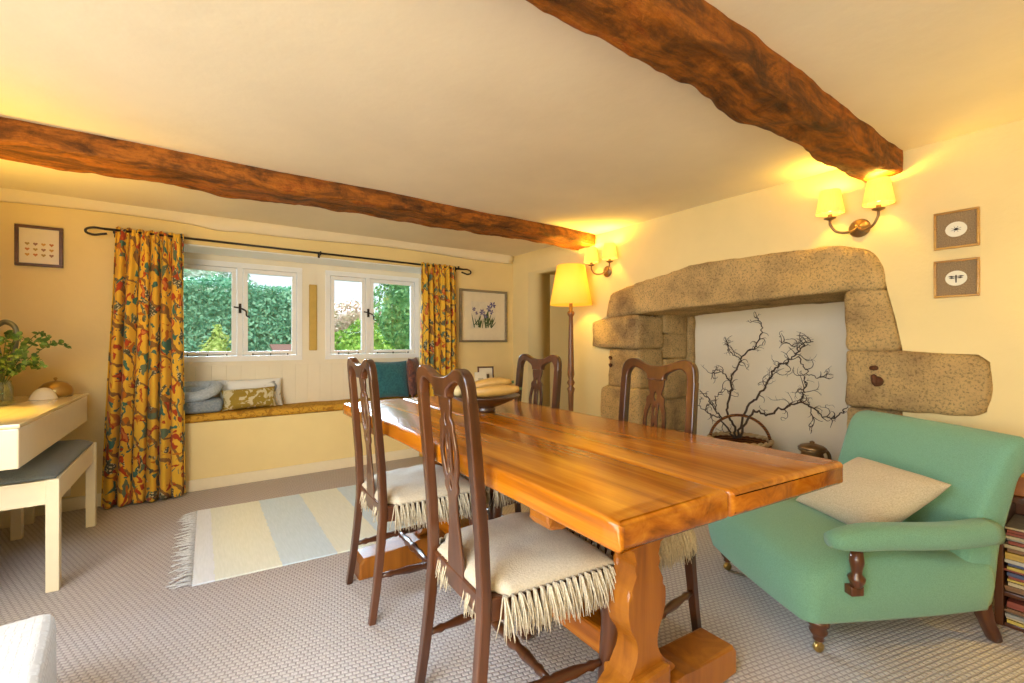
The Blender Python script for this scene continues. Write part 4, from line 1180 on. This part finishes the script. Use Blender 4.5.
ZT = 0.7708
o = thing('cloche', 'round brass cloche with a small knob at the far end of the white console', 'cloche', (-0.72, 3.81, ZT)); o.scale = (.84, .84, .9)
bm = B(); lathe(bm, [(0.085, 0), (0.092, 0.006), (0.094, 0.03), (0.086, 0.06), (0.062, 0.085), (0.03, 0.098), (0.006, 0.102)], seg=36); link('dome', bm, MT['brass'], o, True)
bm = B(); lathe(bm, [(0.005, 0.101), (0.005, 0.108), (0.012, 0.113), (0.010, 0.121), (0.003, 0.126)], seg=14); link('knob', bm, MT['brass'], o, True)
bm = B(); lathe(bm, [(0.060, 0), (0.058, 0.005), (0.051, 0.024), (0.040, 0.044), (0.026, 0.058), (0.009, 0.064), (0.002, 0.065)], -0.735, 3.63, ZT, 32)
tag(link('dome_lid', bm, plain('cream_china', (0.86, 0.78, 0.60, 1), 0.3, var=0.04), None, True), 'plain cream china dome beside the brass cloche', 'lid')
# plant in a glass jar
jx, jy = -0.845, 3.40
pl = thing('jar_of_herbs', 'leafy green sprigs in a small glass jar on the white console', 'plant', (jx, jy, ZT))
bm = B(); lathe(bm, [(0.040, 0), (0.046, 0.006), (0.046, 0.09), (0.038, 0.11), (0.040, 0.125), (0.037, 0.125), (0.035, 0.11), (0.042, 0.088), (0.042, 0.010), (0.002, 0.008)], seg=28); link('jar', bm, MT['jar_glass'], pl, True)
rnd = random.Random(21); stems = B(); lv, lf = [], []
def leaf(p, d, s):
    d = d.normalized(); u = d.cross(Vector((rnd.uniform(-1, 1), rnd.uniform(-1, 1), rnd.uniform(-.2, 1)))).normalized(); n = u.cross(d)
    k = len(lv)
    for a, b, c in ((0, 0, 0), (.35, .42, .05), (.7, .34, .05), (1, 0, -.06), (.7, -.34, .05), (.35, -.42, .05)):
        lv.append(tuple(p + d * s * a + u * s * b + n * s * c))
    lf.append((k, k + 1, k + 2, k + 3)); lf.append((k, k + 3, k + 4, k + 5))
sprigs = [(0.24, -0.05, 0.26), (0.20, 0.10, 0.30), (0.12, -0.12, 0.28), (0.30, 0.10, 0.24), (0.02, 0.08, 0.30), (-0.08, -0.05, 0.28), (-0.12, 0.10, 0.24), (0.16, -0.22, 0.20), (0.05, -0.25, 0.26), (0.10, 0.02, 0.18), (0.16, 0.04, 0.12), (-0.06, -0.2, 0.16), (0.22, -0.12, 0.14)]
for (dx, dy, dz) in sprigs:
    dx *= 0.72; dy *= 0.8; dz *= 0.92
    P = spline([(0.01 * rnd.uniform(-1, 1), 0.01 * rnd.uniform(-1, 1), 0.02), (dx * .12, dy * .12, 0.13), (dx * .55, dy * .55, 0.10 + dz * .75), (dx * .9, dy * .9, 0.10 + dz), (dx * 1.1, dy * 1.1, 0.07 + dz)], 6)
    tube(stems, P, [0.0028 - 0.0016 * i / len(P) for i in range(len(P))], 5)
    for i in range(8, len(P)):
        for q in range(2):
            leaf(P[i], Vector((rnd.uniform(-1, 1), rnd.uniform(-1, 1), rnd.uniform(-.4, .8))), rnd.uniform(0.015, 0.034))
link('stems', stems, MT['stem'], pl, True)
me = bpy.data.meshes.new('leaves'); me.from_pydata(lv, [], lf); link_mesh('leaves', me, MT['herb'], pl)
jg = thing('jug', 'tall grey-green jug with a looped handle half out of frame behind the sprigs', 'jug', (-0.972, 3.71, ZT)); jg.scale = (1, 1, 1.17)
bm = B(); lathe(bm, [(0.045, 0), (0.055, 0.01), (0.066, 0.10), (0.060, 0.20), (0.040, 0.29), (0.036, 0.35), (0.046, 0.385), (0.042, 0.385), (0.032, 0.35), (0.036, 0.29), (0.002, 0.28)], seg=28); link('body', bm, MT['pewter'], jg, True)
bm = B(); tube(bm, spline([(0.036, -0.012, 0.355), (0.075, -0.02, 0.375), (0.115, -0.03, 0.345), (0.115, -0.03, 0.26), (0.085, -0.02, 0.16), (0.062, -0.012, 0.12)], 6), 0.0125, 10); link('handle', bm, MT['pewter'], jg, True)

# white waffle footstool in the near corner
fs = thing('footstool', 'white waffle-cloth footstool in the near left corner', 'footstool', (-0.535, 1.60, 0), 0.12)
def waffle():
    m = M('white_waffle_cloth', (0.74, 0.72, 0.68, 1), 0.9, spec=0.1)
    v = m.coord('Object', (60, 60, 60)); vo = m.add('ShaderNodeTexVoronoi', distance='CHEBYCHEV'); vo.inputs['Scale'].default_value = 1; vo.inputs['Randomness'].default_value = 0.25
    m.l.new(v, vo.inputs['Vector'])
    m.color(m.ramp(vo.outputs['Distance'], [(0.1, (0.78, 0.76, 0.72, 1)), (0.6, (0.60, 0.57, 0.53, 1))]))
    m.bump(vo.outputs['Distance'], 0.7, 0.006)
    return m.m
bm = B(); box(bm, -0.22, 0.22, -0.20, 0.20, 0.06, 0.325, 0.035, 5)
for v in bm.verts:
    if v.co.z > 0.26: v.co.z += 0.025 * (1 - (v.co.x / .24) ** 2) * (1 - (v.co.y / .22) ** 2)
    v.co.x *= 1 + 0.05 * (0.2 - v.co.z)
link('padded_body', bm, waffle(), fs, True)
for sx in (-1, 1):
    for sy in (-1, 1):
        bm = B(); lathe(bm, [(0.014, 0), (0.02, 0.03), (0.024, 0.065)], sx * 0.16, sy * 0.14, 0, 14); link('leg', bm, MT['dark_wood'], fs, True)

# ---------------------------------------------------------------- green armchair
ac = thing('armchair', 'low sage green upholstered armchair beside the fireplace', 'armchair', (2.200, 0.775, 0), math.radians(150))
def soft(bm_poly, y0, y1, mat, name, bev=0.035, par=None, fn=None, cuts=8, shrink=False):
    """closed xz outline extruded along y with soft rounded side edges"""
    n = len(bm_poly); bm = B(); rings = []
    ys = [(y0, bev), (y0 + bev * .3, bev * .3), (y0 + bev, 0)] + [(y0 + bev + (y1 - y0 - 2 * bev) * k / cuts, 0) for k in range(1, cuts)] + [(y1 - bev, 0), (y1 - bev * .3, bev * .3), (y1, bev)]
    cx = sum(p[0] for p in bm_poly) / n; cz = sum(p[1] for p in bm_poly) / n
    P = [Vector((p[0], p[1])) for p in bm_poly]
    hx = (max(p.x for p in P) - min(p.x for p in P)) / 2; hz_ = (max(p.y for p in P) - min(p.y for p in P)) / 2
    nr = []
    for k in range(n):
        tt = (P[(k + 1) % n] - P[k - 1]).normalized(); nr.append(Vector((tt.y, -tt.x)))
    ar = sum(P[k].x * P[(k + 1) % n].y - P[(k + 1) % n].x * P[k].y for k in range(n))
    sg = 1 if ar > 0 else -1
    for y, ins in ys:
        ring = []
        for k in range(n):
            q = P[k] - nr[k] * sg * ins * 0.8 if not shrink else Vector((cx + (P[k].x - cx) * (1 - ins * 0.7 / hx), cz + (P[k].y - cz) * (1 - ins * 0.55 / hz_)))
            p = Vector((q.x, y, q.y))
            if fn: p = fn(p)
            ring.append(bm.verts.new(p))
        rings.append(ring)
    for a, b in zip(rings[:-1], rings[1:]):
        for k in range(n): bm.faces.new((a[k], a[(k + 1) % n], b[(k + 1) % n], b[k]))
    f = [bm.faces.new(rings[0][::-1]), bm.faces.new(rings[-1])]
    bmesh.ops.triangulate(bm, faces=f)
    return link(name, bm, mat, par, True)
def dense(pts, n=4): return [(p.x, p.y) for p in spline([(a, b, 0) for a, b in pts + [pts[0]]], n)[:-1]]
seat_o = dense([(-0.33, 0.13), (-0.1, 0.118), (0.2, 0.112), (0.345, 0.115), (0.372, 0.14), (0.385, 0.21), (0.372, 0.275), (0.33, 0.315), (0.22, 0.345), (0.05, 0.352), (-0.12, 0.335), (-0.26, 0.31), (-0.34, 0.30), (-0.36, 0.22)])
def crown(p):
    if p.z > 0.25: p.z += 0.028 * (1 - (p.y / 0.34) ** 2)
    if p.x > 0.25: p.x += 0.018 * (1 - (p.y / 0.34) ** 2)
    return p
soft(seat_o, -0.335, 0.335, MT['green'], 'seat', 0.05, ac, crown, shrink=True)
back_o = dense([(-0.30, 0.14), (-0.245, 0.20), (-0.235, 0.32), (-0.275, 0.46), (-0.325, 0.60), (-0.365, 0.70), (-0.405, 0.745), (-0.455, 0.755), (-0.495, 0.725), (-0.505, 0.68), (-0.475, 0.635), (-0.44, 0.605), (-0.42, 0.52), (-0.385, 0.36), (-0.365, 0.20), (-0.345, 0.14)])
def flare(p):
    k = max(0, (p.z - 0.35)) / 0.4
    p.y *= 1 + 0.075 * k
    p.x -= 0.03 * (1 - (p.y / 0.36) ** 2) * k * 0.6
    return p
soft(back_o, -0.318, 0.318, MT['green'], 'backrest', 0.028, ac, flare)
for s in (1, -1):
    P = spline([(0.310, s * 0.345, 0.422), (0.15, s * 0.350, 0.432), (0.0, s * 0.352, 0.428), (-0.15, s * 0.350, 0.425), (-0.30, s * 0.34, 0.43)], 4)
    N = len(P)
    sc = [0.55, 0.80, 0.93] + [1.0] * (N - 3)
    bm = B(); sweep(bm, P, rrect(0.092, 0.082, 4, 0.42), sc, (0, 1, 0)); link('arm', bm, MT['green'], ac, True)
    bm = B(); lathe(bm, [(0.012, 0.268), (0.018, 0.276), (0.024, 0.290), (0.026, 0.302), (0.015, 0.314), (0.017, 0.33), (0.022, 0.355), (0.018, 0.39)], 0.225, s * 0.362, 0, 18)
    box(bm, 0.202, 0.248, s * 0.352 - 0.016, s * 0.352 + 0.016, 0.238, 0.270, 0.004)
    link('arm_post', bm, MT['dark_wood'], ac, True)
    bm = B(); lathe(bm, [(0.012, 0.040), (0.018, 0.046), (0.016, 0.055), (0.026, 0.068), (0.030, 0.078), (0.022, 0.088), (0.034, 0.100), (0.034, 0.122)], 0.30, s * 0.285, 0, 18)
    lg = link('front_leg', bm, MT['dark_wood'], ac, True)
    bm = B(); lathe(bm, [(0.012, -0.009), (0.0185, -0.006), (0.0185, 0.006), (0.012, 0.009)], 0, 0, 0, 18)
    xform(bm, TRS((0.300, s * 0.285, 0.0185), PI / 2)); box(bm, 0.294, 0.306, s * 0.285 - 0.012, s * 0.285 + 0.012, 0.022, 0.042, 0.002)
    link('caster', bm, MT['brass'], lg, True)
    bm = B(); sweep(bm, spline([(-0.335, s * 0.285, 0.145), (-0.355, s * 0.285, 0.08), (-0.395, s * 0.285, 0.0)], 4), rrect(0.036, 0.038, 2, .2), [1.15] * 4 + [1.0] * 4 + [0.85], (0, 1, 0)); link('rear_leg', bm, MT['dark_wood'], ac, True)
pillow_thing('cushion', 'beige linen cushion leaning on the green armchair back', MT['beige'], 0.40, 0.36, 0.13, (2.236, 0.673, 0.478), -1.02, 0.0, math.radians(240), 12)

# ---------------------------------------------------------------- hearth things: basket of branches and an iron pot
bkx, bky = 3.18, 1.70
bk = thing('basket', 'round wicker basket with a hooped handle standing in the hearth', 'basket', (bkx, bky, 0.1005))
def wicker(name, c1, c2):
    m = M(name, c1, 0.7, spec=0.3)
    w = m.add('ShaderNodeTexWave', wave_type='BANDS', bands_direction='Z'); w.inputs['Scale'].default_value = 18; w.inputs['Distortion'].default_value = 3; w.inputs['Detail Scale'].default_value = 6
    m.l.new(m.coord(), w.inputs['Vector'])
    m.color(m.ramp(w.outputs['Fac'], [(0.2, c2), (0.7, c1)])); m.bump(w.outputs['Fac'], 0.8, 0.01)
    return m.m
wk = wicker('brown_wicker', srgb(150, 92, 44), srgb(84, 46, 20))
bm = B(); lathe(bm, [(0.14, 0), (0.155, 0.01), (0.18, 0.12), (0.20, 0.25), (0.205, 0.29), (0.190, 0.29), (0.185, 0.25), (0.165, 0.12), (0.14, 0.02), (0.002, 0.02)], seg=40); link('basket_body', bm, wk, bk, True)
bm = B()
for q in (0, PI):
    P = [((0.199 + 0.008 * math.cos(12 * a + q)) * math.cos(a), (0.199 + 0.008 * math.cos(12 * a + q)) * math.sin(a), 0.298 + 0.008 * math.sin(12 * a + q)) for a in [2 * PI * k / 120 for k in range(120)]]
    sweep(bm, P, circ(0.010, 6), None, (0, 0, 1), closed=True)
link('braided_rim', bm, plain('pale_willow', srgb(206, 176, 128), 0.7), bk, True)
bm = B(); P = [(0.0, 0.196 * math.cos(a), 0.27 + 0.20 * math.sin(a)) for a in [PI * k / 24 for k in range(25)]]
tube(bm, P, 0.010, 8); xform(bm, Matrix.Rotation(0.5, 4, 'Z')); link('handle', bm, wk, bk, True)

# contorted hazel: main stems given as wandering paths (y, z, x offset), with curled twigs grown from them
rb = random.Random(14)
def hazel(paths, label, loc):
    bm = B()
    def grow(p, d, L, r, depth):
        pts = [Vector(p)]; d = Vector(d).normalized(); n = max(5, int(L / 0.016)); axis = Vector((rb.uniform(-1, 1), rb.uniform(-.5, .5), rb.uniform(-.5, .5)))
        sub = []
        for i in range(n):
            if rb.random() < 0.22: axis = Vector((rb.uniform(-1, 1) * 1.4, rb.uniform(-.7, .7), rb.uniform(-.7, .7)))
            d = (Matrix.Rotation(rb.uniform(0.15, 0.75), 3, axis.normalized() if axis.length > 0.01 else Vector((1, 0, 0))) @ d)
            d = (d + Vector((0, 0, 0.05))).normalized()
            q = pts[-1] + d * (L / n)
            q.x = min(3.46, max(2.98, q.x)); q.z = max(q.z, 0.16)
            pts.append(q)
            if depth > 0 and rb.random() < 0.22: sub.append((q.copy(), (Matrix.Rotation(rb.uniform(-1.3, 1.3), 3, 'X') @ d).copy()))
        tube(bm, pts, [r * (1 - 0.75 * i / len(pts)) for i in range(len(pts))], 5)
        for p2, d2 in sub: grow(p2, d2, L * rb.uniform(0.35, 0.7), r * 0.6, depth - 1)
    for path, r0, r1 in paths:
        P = spline(path, 5); N = len(P)
        for i, q in enumerate(P):
            if 0 < i: q += Vector((rb.gauss(0, .006), rb.gauss(0, .005), rb.gauss(0, .005)))
        tube(bm, P, [r0 + (r1 - r0) * i / (N - 1) for i in range(N)], 7)
        for i in range(int(N * 0.25), N):
            if rb.random() < 0.50:
                t = (P[min(i + 1, N - 1)] - P[i - 1]).normalized()
                grow(P[i], Matrix.Rotation(rb.choice((-1, 1)) * rb.uniform(0.5, 1.5), 3, 'X') @ t, rb.uniform(0.04, 0.13), 0.0032, 2)
    o = link('branch', bm, MT['twig'], None, True)
    return tag(o, label, 'branch', 'contorted branches in the basket')
HP = []
F_, A_ = 447.0, math.radians(34.9)
def hp(px, py, X):   # measured point of the photograph carried to its depth in the hearth
    r, u = (px - 512) / F_, (341.5 - py) / F_
    dx, dy = r * math.cos(A_) + math.sin(A_), -r * math.sin(A_) + math.cos(A_)
    return (X, dy * X / dx, 1.1 + u * X / dx)
def path(pts, x0=3.2, amp=0.07):
    n = len(pts); return [hp(p[0], p[1], x0 + (amp * math.sin(i * 1.3 + p[0]) if i > 2 else 0)) for i, p in enumerate(pts)]
hazel([(path([(736, 438), (733, 425), (727, 410), (731, 392), (731, 378), (738, 365), (742, 358), (750, 350), (757, 345), (762, 330), (760, 322), (757, 318)]), 0.0085, 0.003),
       (path([(731, 382), (722, 372), (714, 370), (711, 378)], 3.2, 0.04), 0.005, 0.002),
       (path([(742, 358), (733, 355), (728, 347), (728, 340)], 3.18, 0.05), 0.004, 0.002)], 'tallest twisted branch rising upright from the basket', None)
hazel([(path([(738, 438), (742, 420), (750, 404), (760, 394), (768, 383), (774, 371), (780, 364), (786, 363), (794, 356), (800, 349), (806, 343), (813, 342)], 3.22), 0.0085, 0.003),
       (path([(797, 357), (803, 365), (808, 373), (818, 378), (826, 376)], 3.24, 0.04), 0.004, 0.002),
       (path([(799, 352), (795, 346), (789, 343), (781, 341)], 3.20, 0.04), 0.004, 0.0018)], 'twisted branch leaning up to the right from the basket', None)
hazel([(path([(740, 438), (745, 424), (755, 410), (766, 415), (778, 410), (790, 406), (801, 402), (811, 408), (821, 415), (832, 418), (840, 414), (845, 412)], 3.16), 0.0085, 0.0025),
       (path([(801, 402), (803, 393), (806, 385), (804, 378)], 3.16, 0.03), 0.006, 0.003),
       (path([(811, 408), (812, 420), (812, 430)], 3.16, 0.03), 0.003, 0.0014)], 'twisted branch spreading low to the right towards the armchair', None)
hazel([(path([(734, 438), (728, 428), (720, 418), (714, 408), (708, 398), (702, 392)], 3.12), 0.007, 0.003),
       (path([(720, 418), (712, 414), (704, 410), (699, 404)], 3.10, 0.05), 0.005, 0.002),
       (path([(716, 410), (716, 398), (722, 390), (730, 392)], 3.10, 0.05), 0.004, 0.002)], 'bushy twisted branch on the left of the basket behind the chair', None)

pt = thing('iron_pot', 'dull metal pot with a rimmed lid and side handle in the hearth', 'pot', (3.0, 1.0, 0.1005), 0.3)
pt.location = (3.0, 1.165, 0.1005)
bm = B(); lathe(bm, [(0.075, 0), (0.085, 0.01), (0.095, 0.12), (0.085, 0.24), (0.062, 0.31), (0.055, 0.335), (0.074, 0.352), (0.070, 0.358), (0.03, 0.358)], seg=28); link('pot_body', bm, MT['bronze'], pt, True)
bm = B(); lathe(bm, [(0.070, 0.3585), (0.075, 0.365), (0.060, 0.378), (0.03, 0.388), (0.012, 0.391), (0.014, 0.40), (0.004, 0.406)], seg=24); link('lid', bm, MT['bronze'], pt, True)
bm = B(); tube(bm, spline([(0.055, -0.03, 0.335), (0.09, -0.06, 0.34), (0.115, -0.08, 0.30), (0.105, -0.07, 0.24), (0.085, -0.03, 0.20)], 5), 0.010, 8); link('handle', bm, MT['bronze'], pt, True)

# ---------------------------------------------------------------- bookcase with magazines
bc = thing('bookcase', 'low dark wooden bookcase behind the green armchair', 'bookcase', (2.67, -0.075, 0))
BXF = 2.545 - 2.67; bh = 0.485
bm = B(); box(bm, BXF, 0.145, 0.405, 0.430, 0, bh, 0.003); link('side_panel', bm, MT['dark_wood'], bc)
bm = B(); box(bm, BXF, 0.145, -0.430, -0.405, 0, bh, 0.003); link('side_panel', bm, MT['dark_wood'], bc)
bm = B(); box(bm, BXF - 0.006, 0.145, -0.435, 0.435, bh, bh + 0.022, 0.003); link('top_board', bm, MT['dark_wood'], bc)
for z in (0.0, 0.118):
    bm = B(); box(bm, BXF + 0.004, 0.145, -0.404, 0.404, z, z + 0.016, 0.002); link('shelf', bm, MT['dark_wood'], bc)
bm = B(); box(bm, 0.135, 0.145, -0.404, 0.404, 0.016, bh); link('back_panel', bm, MT['dark_wood'], bc)
names = [('cream', (0.55, 0.44, 0.26)), ('red', (0.30, 0.07, 0.04)), ('white', (0.58, 0.52, 0.42)), ('dark blue', (0.07, 0.09, 0.17)), ('ochre', (0.60, 0.38, 0.08)), ('grey', (0.36, 0.33, 0.28)), ('brown', (0.25, 0.13, 0.06)), ('yellow', (0.58, 0.42, 0.08))]
ordn = ['lowest', 'second from the bottom', 'third from the bottom', 'fourth from the bottom', 'fifth from the bottom', 'sixth from the bottom', 'seventh from the bottom', 'eighth from the bottom', 'ninth from the bottom', 'tenth from the bottom', 'eleventh from the bottom', 'twelfth from the bottom', 'thirteenth from the bottom', 'fourteenth from the bottom', 'fifteenth from the bottom', 'sixteenth from the bottom', 'seventeenth from the bottom', 'eighteenth from the bottom', 'nineteenth from the bottom', 'twentieth from the bottom']
rnd = random.Random(9); mmats = {}
def magazines(z, zmax, shelf):
    k = 0
    while z < zmax and k < len(ordn):
        nm, c = names[rnd.randrange(len(names))]
        th = rnd.uniform(0.009, 0.015)
        if nm not in mmats: mmats[nm] = plain('magazine_' + nm.replace(' ', '_'), c + (1,), 0.4, var=0.25, nscale=40)
        o = thing('magazine', 'thin %s magazine, %s in the %s shelf stack behind the armchair' % (nm, ordn[k], shelf), 'magazine', (2.67, 0.225 + rnd.uniform(-.006, .006), z), group='stacked magazines in the bookcase')
        bm = B(); dx = rnd.uniform(0.004, 0.022)
        box(bm, BXF + dx, BXF + dx + 0.0012, -0.10, 0.10, 0.0005, th - 0.0005); box(bm, BXF + dx, 0.11, -0.10, 0.10, 0.0003, 0.0012); box(bm, BXF + dx, 0.11, -0.10, 0.10, th - 0.0012, th - 0.0003)
        link('cover', bm, mmats[nm], o)
        bm = B(); box(bm, BXF + dx + 0.0013, 0.108, -0.097, 0.097, 0.0013, th - 0.0013); link('pages', bm, mat_mount, o)
        z += th; k += 1
magazines(0.0162, 0.098, 'lower'); magazines(0.1342, 0.40, 'upper')
bxo = thing('box', 'brown wooden box on the bookcase behind the armchair', 'box', (2.67, 0.225, bh + 0.0225))
bm = B()
box(bm, -0.10, 0.10, -0.12, 0.12, 0.0, 0.075, 0.004); link('box_body', bm, wood('box_wood', [srgb(104, 56, 20), srgb(150, 88, 34), srgb(170, 104, 44)], 'Y', 0.4, 0.2), bxo)
bm = B(); box(bm, -0.104, 0.104, -0.124, 0.124, 0.0755, 0.10, 0.004); link('lid', bm, wood('box_lid_wood', [srgb(160, 96, 30), srgb(206, 136, 50), srgb(222, 158, 70)], 'Y', 0.35, 0.2), bxo)  # lid wood brightened to paint in the orange lamplight on top
